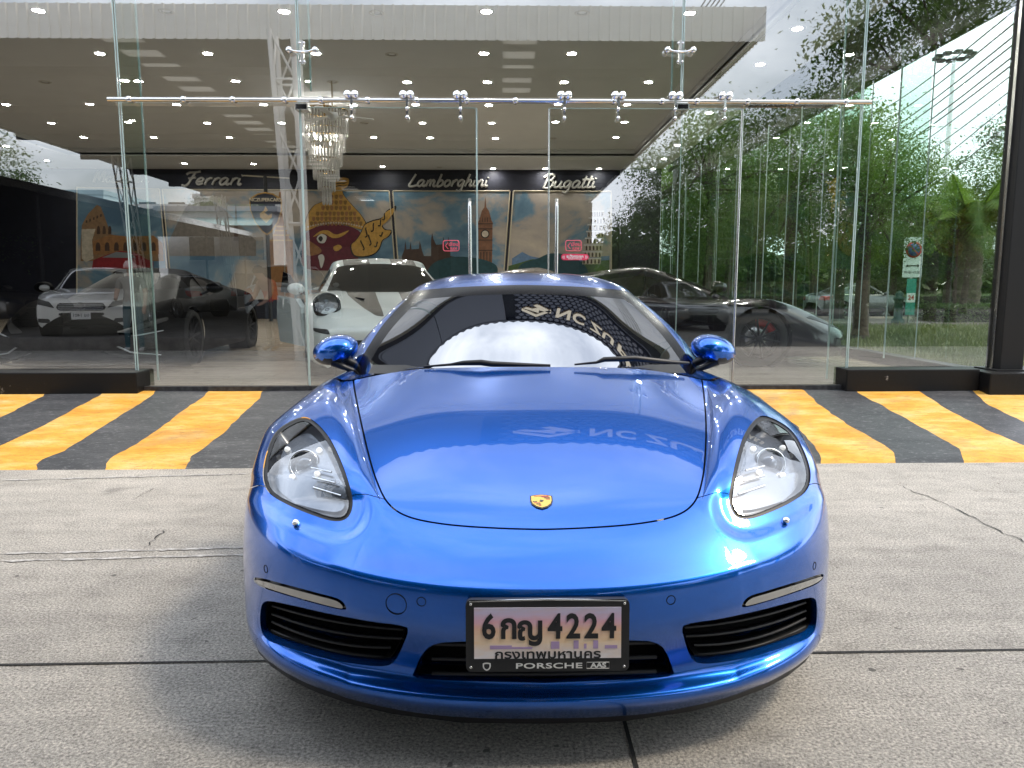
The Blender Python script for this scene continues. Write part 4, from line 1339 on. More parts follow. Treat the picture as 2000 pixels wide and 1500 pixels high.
    text_obj('province_name', 'กรุงเทพมหานคร', tilt @ Matrix.Translation((-.0, -.0455, .0066)), ink, pm, size=.029, sx=1.35, bold=.0006, depth=.0005)
    text_obj('frame_lettering', 'PORSCHE', tilt @ Matrix.Translation((.003, -.0745, .0045)), wht, fr, size=.0185, sx=1.95, bold=.0003, depth=.0004, spacing=1.05)
    text_obj('frame_lettering', 'AAS', tilt @ Matrix.Translation((.122, -.0738, .0045)), wht, fr, size=.0165, sx=1.25, bold=.0006, depth=.0004)
    MB().tube([tilt @ Vector(p) for p in ((.094,-.081,.0045),(.148,-.081,.0045),(.148,-.066,.0045),(.094,-.066,.0045))], .0008, 4, closed=True, smooth=False).build('emblem_box', wht, fr)
    MB().prism([(-.146 + x * .33, -.074 + y * .33) for x, y in sh], .004, .0048, tilt).build('frame_emblem', wht, fr)
    MB().prism([(-.146 + x * .22, -.074 + y * .22) for x, y in sh], .0045, .0052, tilt).build('emblem_shield', ink, fr)
    for (x, y) in ((-.184,.077),(.184,.077),(-.184,-.077),(.184,-.077)):
        MB().lathe([(.0005,.006),(.003,.0058),(.0036,.004)], tilt @ Matrix.Translation((x, y, 0)), 12).build('screw', M['steel'], fr)
    # everything above is in world depth; shift sideways onto the car's own axis
    for ch in root.children:
        if ch.name.split('.')[0] in ('number_plate', 'wiper'): continue
        ch.location.x += CX
    return root
build_blue_car()
# ---------------------------------------------------------------- other cars
def lerp(a, b, t): return a + (b - a) * t
def prof(L, y): return float(np.interp(y, [p[0] for p in L], [p[1] for p in L]))
def wheel_to(parent, x, y, s, r, wd, rim_mat, spokes=5, caliper=None, twin=.13):
    o = empty('wheel', (x, y, r)); o.parent = parent
    Mx = axis_matrix((0, 0, 0), (s, 0, 0)); h = wd / 2; q = r - .085
    MB().lathe([(q, -h), (r-.03, -h), (r-.006, -h+.03), (r, -h+.06), (r, h-.06), (r-.006, h-.03), (r-.03, h), (q, h)], Mx, 32).build('tyre', M['rubber'], o)
    rm = MB().lathe([(q, -h), (q-.02, 0), (q, h-.004), (q-.012, h-.012), (q-.02, h-.06)], Mx, 32)
    rm.lathe([(.0005, h-.03), (.035, h-.03), (.055, h-.05), (.05, -h+.05)], Mx, 16)
    for k in range(spokes):
        for d in ((-twin, twin) if twin else (0,)):
            a = 2 * math.pi * k / spokes
            p0 = Mx @ Vector((.04*math.cos(a), .04*math.sin(a), h-.045)); p1 = Mx @ Vector(((q-.006)*math.cos(a+d), (q-.006)*math.sin(a+d), h-.02))
            rm.tube([p0, p1], [.016, .011], 6)
    rm.build('rim', rim_mat, o)
    MB().lathe([(.06, -.02), (q-.05, -.02), (q-.05, .005), (.06, .005)], Mx, 28).build('brake_disc', M['alloy'], o)
    if caliper is not None:
        MB().lathe([(q-.10, -.03), (q-.022, -.03), (q-.022, .045), (q-.10, .045), (q-.10, -.03)], Mx, 8, a0=R(caliper[0]), a1=R(caliper[1])).build('caliper', M['red_caliper'], o)
    return o
SURF = {}
def make_car(loc, rz, label, sp, group=None):
    root = empty('parked_car', loc, rz, label, 'car', group)
    L, W, zb = sp['L'], sp['W'], sp.get('zb', .17)
    body = sp['mat']
    ys = sorted(set(list(np.linspace(.10, L - .10, 16)) + [.03, L - .03]))
    net = []
    def section(y, kx=1., kz=1.):
        w = prof(sp['wid'], y) * kx
        zt, zf, zs = prof(sp['zt'], y), prof(sp['zf'], y), prof(sp['zs'], y)
        P = [(0, zt), (.34*w, zt - .003), (.60*w, lerp(zt, zf, .4)), (.77*w, zf), (.90*w, lerp(zf, zs, .5)), (.975*w, zs), (w, lerp(zs, zb, .32)), (.998*w, lerp(zs, zb, .66)), (.955*w, zb + .04), (.90*w, zb)]
        zm = .5 * (max(zt, .3) + zb)
        P = [(x, zm + (z - zm) * kz) for x, z in P]
        return [[-x, y, z] for x, z in P[:0:-1]] + [[x, y, z] for x, z in P]
    net.append([[p[0] * .5, .0, p[2]] for p in section(.03, 1., .12)])
    net.append([[p[0] * .86, .0, p[2]] for p in section(.03, 1., .66)])
    for y in ys: net.append(section(y))
    net.append([[p[0] * .86, L, p[2]] for p in section(L - .03, 1., .66)])
    net.append([[p[0] * .5, L, p[2]] for p in section(L - .03, 1., .12)])
    # round the nose and tail in plan
    nr = sp.get('nose_round', .22)
    for row in net:
        for p in row:
            t = (p[0] / W) ** 2
            if p[1] < L / 2: p[1] += nr * t * max(0, 1 - p[1] / 1.2)
            else: p[1] -= nr * .6 * t * max(0, 1 - (L - p[1]) / 1.2)
    S, N = sheet(net, 4, 5, 1)
    P = Patch.grid(S, N)
    S0 = P
    c = np.array([0, L / 2, .5])
    if ((P.v - c) * P.n).sum() < 0: P.n = -P.n; P.f = [q[::-1] for q in P.f]
    yf, yr, r = sp['yf'], sp['yr'], sp['r']
    for y0 in (yf, yr):
        f = np.hypot(P.v[:, 1] - y0, P.v[:, 2] - r) - (r + .035)
        _, P = P.cut(np.where(np.abs(P.v[:, 0]) > W * .55, f, 1.))
    def carve(P, poly, axes, mask, mat, name, lift=0.004, sides=(-1, 1), under=None):
        for s in sides:
            Q = P.v[:, axes] * ([s, 1] if axes[0] == 0 else [1, 1])
            ms = mask(P) & ((P.v[:, 0] * s > -1e-6) if len(sides) == 2 else np.ones(len(P.v), bool))
            a, P = P.cut(np.where(ms, sdf(Q, poly), 1.))
            if len(a.f):
                o = a.moved(lift).obj(name, mat, root)
                V, F = a.moved(lift).walls(depth=abs(lift) + .03)
                MB().add(V, F).build('surround', M['black_plastic'], o)
        return P
    for (name, poly, mat, *rest) in sp.get('front', []):
        P = carve(P, poly, [0, 2], lambda P: (P.v[:, 1] < .95) & (P.n[:, 1] < -.12), M[mat], name, *(rest or [.004]))
    for (name, poly, mat, *rest) in sp.get('rear', []):
        P = carve(P, poly, [0, 2], lambda P: (P.v[:, 1] > L - .8) & (P.n[:, 1] > .12), M[mat], name, *(rest or [.004]))
    for (name, poly, mat, *rest) in sp.get('side', []):
        P = carve(P, poly, [1, 2], lambda P: np.abs(P.v[:, 0]) > W * .6, M[mat], name, *(rest or [-.003]))
    for (name, poly, mat) in sp.get('top', []):
        a, P = P.cut(np.where((P.n[:, 2] > .25) & (P.v[:, 1] < sp['wb'][0] + .3), sdf(P.v[:, :2], poly), 1.))
        if len(a.f): a.obj(name, M[mat], root)
    for s in (-1, 1):      # door shut lines
        for dp in sp.get('doors', []):
            f = np.where(P.v[:, 0] * s > W * .6, np.abs(sdf(P.v[:, 1:3], dp)) - .004, 1.)
            g, P = P.cut(f)
            if len(g.f): g.moved(-.004).obj('panel_gap', M['black_matt'], root)
    P.obj('body', body, root)
    # greenhouse
    wb, wt, pk, rt, rb = (sp[k] for k in ('wb', 'wt', 'pk', 'rt', 'rb'))
    bw, rw = sp.get('bw', W * .86), sp.get('rw', W * .66)
    st = [(wb[0] - .14, wb[1] - .05, bw, bw - .08), (wb[0], wb[1], bw, bw - .06), (lerp(wb[0], wt[0], .5), lerp(wb[1], wt[1], .53), bw, lerp(bw - .06, rw, .55)), (wt[0], wt[1], bw, rw), (lerp(wt[0], pk[0], .6), lerp(wt[1], pk[1], .8), bw, rw), (pk[0], pk[1], bw, rw),
          (rt[0], rt[1], bw, rw - .02), (lerp(rt[0], rb[0], .5), lerp(rt[1], rb[1], .47), bw - .02, lerp(rw, bw - .1, .5)), (rb[0], rb[1], bw - .05, bw - .12), (rb[0] + .14, rb[1] - .06, bw - .06, bw - .14)]
    GN = []
    for (y, z, b, w) in st:
        zbelt = prof(sp['zs'], y) - .02
        sw = .13 if y < pk[0] else -.06
        H = max(z - zbelt, .01)
        Q = [(0, z, 0), (.5*w, z - .008, .12*sw), (.85*w, z - .028, .55*sw), (w, z - .06, sw), (w + .025, z - .10 if H > .15 else z - .05, sw), (lerp(w + .02, b, .5), lerp(z - .09, zbelt, .5), sw), (b, zbelt, sw), (b + .01, zbelt - .06, sw)]
        GN.append([[-x, y + d, q] for x, q, d in Q[:0:-1]] + [[x, y + d, q] for x, q, d in Q])
    S, N = sheet(GN, 4, 6, 1)
    Gp = Patch.grid(S, N)
    if Gp.n[len(Gp.n)//2][2] < 0: Gp.n = -Gp.n; Gp.f = [q[::-1] for q in Gp.f]
    pl = [(-bw*.96, wb[0] + .10), (bw*.96, wb[0] + .10), (bw*.70, wb[0]-.3), (-bw*.7, wb[0]-.3)]
    wsp = [(-(bw-.11), wb[0] + .06), (-bw*.5, wb[0] - .2), (bw*.5, wb[0] - .2), (bw-.11, wb[0] + .06), (rw*.93, wt[0] + .06), (rw*.5, wt[0] - .01), (-rw*.5, wt[0] - .01), (-rw*.93, wt[0] + .06)]
    a, Gp = Gp.cut(np.where((Gp.n[:, 1] < -.1) & (Gp.n[:, 2] > .1), sdf(Gp.v[:, :2], wsp), 1.))
    GLS = M[sp.get('glass', 'car_glass')]
    if len(a.f): a.obj('windscreen', GLS, root)
    rsp = [(-rw*.86, rt[0] + .03), (rw*.86, rt[0] + .03), (bw-.16, rb[0] - .04), (-(bw-.16), rb[0] - .04)]
    a, Gp = Gp.cut(np.where((Gp.v[:, 1] > pk[0]) & (Gp.n[:, 2] > .15), sdf(Gp.v[:, :2], rsp), 1.))
    if len(a.f): a.obj('rear_window', GLS, root)
    bz = lambda y: prof(sp['zs'], y) + .035
    o1, o2 = sp.get('wo', (.38, .30))
    wp = [(wb[0] + o1, bz(wb[0] + o1)), (wt[0] + .16, wt[1] - .11), (pk[0], pk[1] - .12), (rt[0] - .05, rt[1] - .11), (rb[0] - o2, bz(rb[0]) + .02)]
    for s in (-1, 1):
        a, Gp = Gp.cut(np.where((Gp.v[:, 0] * s > .2) & (Gp.n[:, 0] * s > .2), sdf(Gp.v[:, 1:3], wp), 1.))
        if len(a.f):
            w_ = a.obj('side_window', GLS, root)
            for yp in sp.get('pillars', []):
                zt_ = pk[1] - .12
                MB().box((-.012, yp - .03, bz(yp)), (.012, yp + .03, zt_)).build('pillar', M['black_plastic'], w_).location = (s * lerp(bw, rw, .5) + s * .015, 0, 0)
    for (name, poly, mat) in sp.get('roof_top', []):
        a, Gp = Gp.cut(np.where((Gp.n[:, 2] > .5), sdf(Gp.v[:, :2], poly), 1.))
        if len(a.f): a.obj(name, M[mat], root)
    Gp.obj('roof', M[sp['roof_mat']] if 'roof_mat' in sp else body, root)
    for s in (-1, 1):
        y, z = sp.get('mirror', (wb[0] + .42, prof(sp['zs'], wb[0]) + .10))
        m = MB()
        m.lathe([(.0005, -.10), (.045, -.085), (.068, -.02), (.07, .05), (.0005, .06)], Matrix.Translation((s * (W + .07), y, z)) @ Matrix.Rotation(R(-90), 4, 'X') @ Matrix.Diagonal((1.45, 1., 1, 1)), 16)
        mo = m.build('door_mirror', body, root)
        MB().tube([(s * (W - .12), y + .05, z - .09), (s * (W + .03), y, z - .03)], .018, 6).build('mirror_stalk', M['black_plastic'], mo)
        for (y0, t) in ((yf, 0), (yr, 1)):
            wd = sp.get('wd', .22)
            wheel_to(root, s * (W - wd / 2 - .02), y0, s, r, wd, M[sp.get('rim', 'alloy')], sp.get('spokes', 5), sp.get('caliper'), sp.get('twin', .13))
            MB().lathe([(r + .034, .0), (r + .034, -.30), (.05, -.30)], axis_matrix((s * (W - .03), y0, r), (s, 0, 0)), 28).build('wheel_arch_liner', M['black_matt'], root)
    MB().box((-W * .72, .35, zb - .01), (W * .72, L - .3, zb + .02)).build('underbody', M['black_matt'], root)
    SURF[root.name] = S0
    return root

sedan = dict(L=4.6, W=.885, zb=.20, mat=M['cream_paint'], wid=[(0,.80),(.3,.865),(.9,.885),(3.6,.885),(4.3,.86),(4.6,.80)],
  zt=[(0,.70),(.10,.78),(.4,.87),(.9,.94),(1.3,.985),(3.7,1.02),(4.3,1.03),(4.5,1.0),(4.6,.9)],
  zf=[(0,.68),(.10,.75),(.4,.85),(.9,.92),(1.3,.955),(3.7,.99),(4.3,.98),(4.6,.86)], zs=[(0,.62),(.3,.78),(.9,.86),(1.4,.90),(3.7,.94),(4.6,.80)],
  yf=.82, yr=3.58, r=.325, wb=(1.22,.985), wt=(2.02,1.38), pk=(2.5,1.45), rt=(3.15,1.39), rb=(3.95,1.05), pillars=[2.42],
  doors=[[(1.35,.30),(2.42,.30),(2.42,.92),(1.45,.90)],[(2.42,.30),(3.2,.30),(3.4,.6),(3.5,.93),(2.42,.92)]],
  front=[('headlight',[(.46,.58),(.80,.66),(.86,.72),(.80,.76),(.56,.71)],'lamp_dark'),('grille',[(-.01,.53),(.40,.53),(.44,.60),(.40,.685),(-.01,.685)],'black_gloss',-.01),
         ('lower_grille',[(-.01,.27),(.44,.27),(.40,.38),(-.01,.38)],'black_plastic',-.01),('fog_grille',[(.55,.28),(.80,.30),(.80,.38),(.58,.37)],'black_plastic',-.01)],
  rear=[('tail_light',[(.52,.72),(.84,.70),(.86,.90),(.56,.88)],'tail_red')])
coupe = dict(L=4.55, W=.93, zb=.15, mat=M['white_paint'], wid=[(0,.74),(.25,.86),(.7,.925),(1.3,.91),(2.4,.90),(3.5,.945),(4.3,.90),(4.55,.78)],
  zt=[(0,.52),(.12,.60),(.4,.69),(.9,.79),(1.35,.895),(3.5,.97),(4.2,.95),(4.55,.80)],
  zf=[(0,.50),(.15,.62),(.42,.76),(.75,.855),(1.1,.885),(1.5,.89),(2.5,.90),(3.4,.96),(4.2,.90),(4.55,.76)], zs=[(0,.46),(.3,.60),(.9,.76),(1.5,.83),(3.2,.87),(4.2,.80),(4.55,.68)],
  yf=1.0, yr=3.46, r=.335, wd=.25, wb=(1.35,.90), wt=(2.0,1.22), pk=(2.4,1.29), rt=(3.0,1.23), rb=(4.1,.95), bw=.79, rw=.56, wo=(.36,.55), doors=[[(1.55,.26),(2.75,.26),(2.85,.6),(2.8,.86),(1.5,.84)]])
sup = dict(L=4.6, W=.965, zb=.12, mat=M['black_paint'], wid=[(0,.78),(.3,.90),(.9,.955),(1.8,.94),(2.6,.95),(3.5,.965),(4.3,.93),(4.6,.85)],
  zt=[(0,.40),(.12,.46),(.5,.56),(1.0,.66),(1.4,.76),(3.5,.92),(4.2,.92),(4.6,.80)],
  zf=[(0,.38),(.15,.48),(.5,.66),(.95,.79),(1.3,.81),(1.8,.78),(2.6,.82),(3.4,.94),(4.2,.90),(4.6,.78)], zs=[(0,.34),(.3,.45),(.9,.66),(1.6,.70),(2.6,.74),(3.4,.82),(4.2,.80),(4.6,.7)],
  yf=1.22, yr=3.87, r=.335, wd=.26, wb=(1.25,.76), wt=(2.2,1.13), pk=(2.55,1.19), rt=(3.0,1.14), rb=(4.2,.92), bw=.80, rw=.50, wo=(.55,.9), rim='dark_metal', spokes=10, twin=0, caliper=(70, 140), nose_round=.34,
  mirror=(1.75, .93), doors=[[(1.7,.25),(2.75,.25),(2.9,.6),(2.5,.72),(1.65,.70)]])
suv = dict(sedan, L=4.7, W=.93, zb=.26, wid=[(0,.82),(.3,.90),(.9,.93),(3.8,.93),(4.5,.90),(4.7,.84)], zt=[(0,.85),(.1,.95),(.5,1.02),(1.2,1.10),(3.9,1.12),(4.5,1.1),(4.7,1.0)],
  zf=[(0,.83),(.2,.92),(.9,1.03),(1.3,1.06),(4.2,1.08),(4.7,.98)], zs=[(0,.75),(.4,.92),(1.4,1.0),(4.2,1.03),(4.7,.9)], r=.37, wb=(1.2,1.10), wt=(1.85,1.58), pk=(2.6,1.69), rt=(4.0,1.63), rb=(4.6,1.1), yr=3.7,
  rear=[('tail_light',[(.55,.80),(.88,.80),(.88,1.02),(.62,.96)],'tail_red'),('plate',[(-.01,.60),(.24,.60),(.24,.72),(-.01,.72)],'alloy')],
  front=[('headlight',[(.5,.74),(.84,.80),(.86,.90),(.55,.84)],'lamp_dark'),('grille',[(-.01,.6),(.44,.6),(.46,.8),(-.01,.82)],'black_gloss',-.01)])

def mirror_text(o): pass
# --- white coupe with charcoal stripes, just behind the left door
c911 = dict(coupe, top=[('bonnet_stripe',[(-.46,1.5),(-.44,1.1),(-.30,.5),(-.20,.25),(-.13,.25),(-.13,1.5)],'stripe_dark'),('bonnet_stripe',[(.46,1.5),(.44,1.1),(.30,.5),(.20,.25),(.13,.25),(.13,1.5)],'stripe_dark')],
  front=[('front_intake',[(-.01,.24),(.50,.24),(.52,.36),(.46,.42),(-.01,.42)],'black_plastic',-.03),('indicator',[(.66,.47),(.84,.50),(.82,.53),(.68,.52)],'lamp_dark')],
  roof_top=[('roof_stripe',[(-.44,1.9),(-.13,1.9),(-.13,3.0),(-.44,3.0)],'stripe_dark'),('roof_stripe',[(.44,1.9),(.13,1.9),(.13,3.0),(.44,3.0)],'stripe_dark')])
rz = R(14)
w9 = make_car((-.98, 7.26, FZ), rz, 'white sports coupe with charcoal stripes inside the showroom, right door open', c911)
for s in (-1, 1):
    sf = SURF[w9.name]; vv = sf.v; i_ = int(np.argmin((vv[:, 0] - s * .66) ** 2 + (vv[:, 1] - .46) ** 2 + (vv[:, 2] < .5) * 9))
    ax = Vector((s * .10, -.80, .58)); o = Vector(vv[i_]) + ax.normalized() * .04
    Mx = axis_matrix(o, ax)
    hl = MB().lathe([(.138, -.06), (.138, .012), (.125, .018), (.116, .004)], Mx, 28).build('headlight', M['black_gloss'], w9)
    MB().lathe([(.116, .004), (.10, -.03), (.0005, -.04)], Mx, 28).build('lamp_bowl', M['lamp_dark'], hl)
    for (dx, dy) in ((.038, .038), (-.038, .038), (.038, -.038), (-.038, -.038)):
        MB().lathe([(.0005, .0), (.02, -.004), (.028, -.02), (.026, -.03)], Mx @ Matrix.Translation((dx, dy, 0)), 14).build('projector', M['lamp_glass'], hl)
    MB().lathe([(.0005, .035), (.06, .028), (.116, .010)], Mx, 28).build('lamp_lens', M['lens'], hl)
    MB().tube([(s * .28, .9, .80), (s * .36, 1.0, .815)], .01, 4).build('bonnet_vent', M['black_matt'], w9)
# its open right-hand door, hinged at the front
dpoly = [(0,.26),(.95,.26),(1.05,.55),(1.0,.83),(.2,.80),(.0,.7)]
dd = empty('door', (-.905, 1.56, 0)); dd.parent = w9; dd.rotation_euler = (0, 0, R(17)); dd['label'] = 'open right-hand door'
Mx = Matrix(((0,0,1,0),(1,0,0,0),(0,1,0,0),(0,0,0,1)))
MB().prism(dpoly, -.05, .01, Mx).build('door_skin', M['white_paint'], dd)
MB().prism([(.12,.36),(.85,.36),(.9,.72),(.16,.70)], .01, .03, Mx).build('door_lining', M['black_plastic'], dd)
MB().prism([(.12,.86),(.95,.87),(.80,1.12),(.50,1.08)], -.02, -.012, Mx).build('door_window', M['car_glass'], dd)

# --- black supercar side-on at the right
mcl = dict(sup, front=[('headlight',[(.48,.47),(.80,.60),(.86,.58),(.72,.48),(.55,.42)],'lamp_dark'),('front_intake',[(.40,.20),(.84,.22),(.82,.34),(.46,.30)],'black_plastic',-.02)],
   side=[('side_intake',[(2.75,.40),(3.35,.45),(3.25,.70),(2.85,.62)],'black_matt')])
p = at(1490, 663, 8.6)
make_car((4.28, 9.45, FZ), R(90 - 3), 'black violet supercar with red brake caliper parked side-on inside, behind the right door', mcl)
# --- bronze coupe behind it and black wedge supercar at the left
make_car((3.0, 13.6, FZ), R(84), 'bronze grey coupe behind the black violet supercar', dict(coupe, mat=M['bronze_paint']))
lam = dict(sup, rim='black_matt', glass='dull_glass', mat=M['matt_car'], front=[('headlight',[(.46,.45),(.84,.60),(.86,.56),(.60,.44)],'lamp_dark'),('front_intake',[(.25,.17),(.86,.20),(.84,.36),(.50,.31)],'black_matt',-.02)])
lm = make_car((-4.55, 7.75, FZ), R(4), 'black wedge-nosed supercar facing out behind the left pane', lam)
for s in (-1, 1):
    MB().tube([(s * .10, .03, .33), (s * .45, .10, .34), (s * .60, .17, .40), (s * .88, .40, .46)], [.010, .014, .012, .006], 6).build('intake_blade', M['silver_paint'], lm)
    MB().tube([(s * .45, .10, .34), (s * .62, .16, .24), (s * .88, .30, .20)], [.012, .010, .006], 6).build('intake_blade', M['silver_paint'], lm)
MB().tube([(-.90, .30, .13), (-.5, .06, .12), (0, .0, .12), (.5, .06, .12), (.90, .30, .13)], .014, 6).build('front_splitter', M['black_gloss'], lm)
# --- across the yard, seen mirrored in the glass
mb = make_car((-8.4, -1.05, .25), R(161), 'cream white saloon parked across the yard, mirrored in the left panes', sedan)
for k in range(4):
    MB().tube([(-.40, .015, .55 + .035 * k), (0, -.015, .55 + .035 * k), (.40, .015, .55 + .035 * k)], .006, 5).build('grille_bar', M['chrome'], mb)
MB().lathe([(.075, -.01), (.088, 0), (.075, .01)], Matrix.Translation((0, -.02, .61)) @ Matrix.Rotation(R(90), 4, 'X'), 24).build('grille_badge', M['chrome'], mb)
for a in (90, 210, 330):
    MB().tube([(0, -.02, .61), (.08 * math.cos(R(a)), -.02, .61 + .08 * math.sin(R(a)))], .006, 5).build('badge_star', M['chrome'], mb)
pl = MB().box((-.17, -.03, .36), (.17, -.015, .50)).build('number_plate', pbr('white plate', (.7,.7,.68), .5), mb)
text_obj('registration', 'ขข 1401', Matrix.Translation((0, -.032, .44)) @ up, M['black_plastic'], pl, size=.09, bold=.001)
make_car((-13.1, -13.8, .25), R(-53), 'grey saloon seen from behind across the yard, mirrored in the glass', dict(sedan, mat=M['grey_paint'], rim='alloy', spokes=8, twin=0))
make_car((-11.3, -4.5, .25), R(97), 'dark brown saloon at the yard edge, mirrored at the far left', dict(sedan, mat=M['bronze_paint']))
make_car((-6.2, -11.9, .25), R(3), 'white sport utility vehicle with red tail lights across the yard', dict(suv, mat=M['white_paint']))
make_car((5.6, -6.5, 0), R(180 - 5), 'black saloon with chrome grille parked behind the photographer on the right', dict(sedan, mat=M['dark_paint']))
# ---------------------------------------------------------------- painted back wall
MY = BACK - .012
def wz(px, py): 
    p = at(px, py, MY); return (p.x, p.z)
def flat(name, pts, mat, parent, lift=.0, px=True):
    P = [wz(*p) for p in pts] if px else pts
    Mx = Matrix.Translation((0, MY, 0)) @ up      # local xy -> wall plane
    return MB().prism(P, lift, lift + .004, Mx).build(name, mat, parent)
def sky_mural(name, seed):
    m, n, l, b = nodes(name)
    f = noise(n, l, .55 , 6, .6, map_scale=(1, 1, 1.3), dist=.4)
    n.active = None
    c = ramp(n, l, f, [(.36, (.055,.12,.19)), (.47, (.11,.20,.27)), (.54, (.30,.27,.24)), (.68, (.42,.36,.29))])
    l.new(c, b.inputs['Base Color']); b.inputs['Roughness'].default_value = .7
    return m
M['mural_sky'] = sky_mural('painted sky and cloud', 1)
paintm = lambda name, c: mottled(name, [(.3, tuple(x*.75 for x in c)), (.7, tuple(min(1, x*1.2) for x in c))], 9, .7)
M['p_brown'] = paintm('painted tower brown', (.16,.075,.04)); M['p_dkbrown'] = paintm('painted dark brown', (.055,.03,.02))
M['p_stone'] = paintm('painted pale stone', (.42,.37,.29)); M['p_ochre'] = paintm('painted ochre', (.22,.13,.065))
M['p_gold'] = paintm('painted gold', (.42,.24,.05)); M['p_maroon'] = paintm('painted maroon', (.10,.012,.022))
M['p_line'] = pbr('painted black line', (.01,.009,.008), .7); M['p_teal'] = paintm('painted teal car', (.012,.05,.06))
M['p_red'] = paintm('painted red car', (.22,.015,.02)); M['p_white'] = pbr('painted white', (.5,.49,.46), .7); M['p_green'] = paintm('painted green', (.05,.09,.03))
M['p_frame'] = pbr('panel edge', (.45,.40,.30), .6)
M['p_dgold'] = paintm('painted dark gold', (.20,.11,.025)); M['p_hill'] = paintm('painted far hill', (.17,.15,.13)); M['p_blue'] = paintm('painted blue hill', (.10,.17,.28)); M['p_orange'] = paintm('painted orange stone', (.25,.12,.045)); M['p_grey'] = pbr('painted grey', (.16,.17,.18), .6)
M['script'] = pbr('silver grey script', (.42, .41, .38), .5)
mur = empty('wall_mural', (0, 0, 0), 0, 'painted travel mural of landmarks on the navy back wall', 'mural')
panels = [[(150,366),(311,369),(331,585),(150,585)], [(317,370),(556,371),(556,585),(337,585)], [(556,371),(760,373),(776,585),(556,585)], [(767,373),(996,373),(980,585),(783,585)], [(1003,373),(1194,374),(1194,585),(987,585)]]
for p in panels:
    flat('painted_panel', p, M['mural_sky'], mur)
    P = [at(x, y, MY - .012) for x, y in p]
    for i in (0, 1, 3): MB().tube([P[i], P[(i+1) % 4]], .02, 4, smooth=False).build('panel_edge', M['p_frame'], mur)
def arch(x, y0, w, h): return [(x-w/2,y0),(x+w/2,y0),(x+w/2,y0-h*.6),(x+w*.3,y0-h*.92),(x,y0-h),(x-w*.3,y0-h*.92),(x-w/2,y0-h*.6)]
# amphitheatre
flat('painted_amphitheatre', [(158,475),(160,440),(172,418),(190,400),(197,404),(207,430),(217,458),(250,462),(300,460),(318,475),(320,510),(158,510)], M['p_ochre'], mur, .006)
flat('painted_arcade', [(182,472),(216,458),(250,463),(300,461),(318,475),(320,497),(182,497)], M['p_orange'], mur, .011)
flat('painted_buttress', [(160,448),(187,447),(180,470),(183,505),(168,512),(160,505)], M['p_stone'], mur, .012)
for k in range(7): flat('painted_arch', arch(192 + 18 * k, 490, 9, 17), M['p_dkbrown'], mur, .016)
for k in range(3): flat('painted_arch', arch(193 + 11 * k, 457, 6, 16), M['p_dkbrown'], mur, .016)
for k in range(5): flat('painted_niche', [(168+7*k,436-3*k),(171+7*k,435-3*k),(171+7*k,430-3*k),(168+7*k,431-3*k)], M['p_dkbrown'], mur, .011)
flat('painted_sports_car', [(180,525),(183,508),(210,497),(235,490),(262,492),(285,505),(300,512),(300,525)], M['p_red'], mur, .018)
flat('painted_car_window', [(200,503),(228,492),(255,494),(268,504)], M['p_grey'], mur, .023)
flat('painted_hill', [(330,470),(360,410),(383,375),(410,392),(440,410),(470,440),(500,470),(500,500),(330,500)], M['p_hill'], mur, .006)
flat('painted_spire', [(457,470),(459,420),(461,398),(463,420),(466,470)], M['p_dkbrown'], mur, .011)
# pagoda and the crowned mask
flat('painted_pagoda', [(545,375),(549,375),(552,420),(558,450),(566,466),(572,470),(574,585),(526,585),(527,470),(532,466),(538,450),(543,420)], M['p_orange'], mur, .006)
for k, (yy, w) in enumerate(((468,24),(458,17),(449,13),(441,10))): flat('painted_ring', [(549-w,yy),(549+w,yy),(549+w*.9,yy+3),(549-w*.9,yy+3)], M['p_gold'], mur, .011)
crown = catmull([(596,452),(598,425),(612,402),(632,392),(650,372),(655,350),(668,345),(682,348),(680,362),(670,370),(673,382),(690,402),(706,420),(716,438),(710,450),(660,436),(630,438)], 4)
flat('painted_crown', crown, M['p_line'], mur, .008); flat('painted_crown_gold', [(x + (655-x)*.03, y + (410-y)*.03) for x, y in crown], M['p_gold'], mur, .013)
flat('painted_face', catmull([(598,455),(630,440),(665,439),(700,450),(706,470),(700,500),(690,525),(600,525),(590,490)], 4), M['p_maroon'], mur, .012)
rr = random.Random(5)
for j, yy in enumerate((384, 395, 406, 417, 427, 436)):
    w = (14, 22, 30, 40, 48, 52)[j]
    for k in range(int(w / 4)):
        xx = 657 - w + 2 * w * (k + .5) / int(w / 4)
        if 598 < xx < 712: flat('painted_scale', catmull([(xx-3.3,yy-3),(xx+3.3,yy-3),(xx+2.6,yy+3),(xx,yy+5),(xx-2.6,yy+3)], 2), M['p_dgold'] if (k+j) % 2 else M['p_orange'], mur, .018)
for k in range(22): flat('painted_bead', [(602 + 5*k + 1.8*math.cos(R(60*q)), 443 - 8*math.sin(R(180*k/21)) + 1.8*math.sin(R(60*q))) for q in range(6)], M['p_stone'], mur, .022)
for k, yy in enumerate((352, 357, 362)): flat('painted_feather', [(650,yy+4),(662,yy),(672,yy+1),(682,yy-2),(672,yy+2.5),(662,yy+1.8)], M['p_line'], mur, .018)
fl = catmull([(690,500),(684,480),(694,470),(704,455),(712,438),(728,430),(746,425),(755,412),(766,405),(774,402),(772,412),(764,424),(756,432),(748,440),(754,448),(767,450),(760,462),(748,470),(742,486),(730,498),(710,503)], 4)
flat('painted_flame', fl, M['p_line'], mur, .014); flat('painted_flame_gold', [(x + (722-x)*.07, y + (465-y)*.07) for x, y in fl], M['p_gold'], mur, .019)
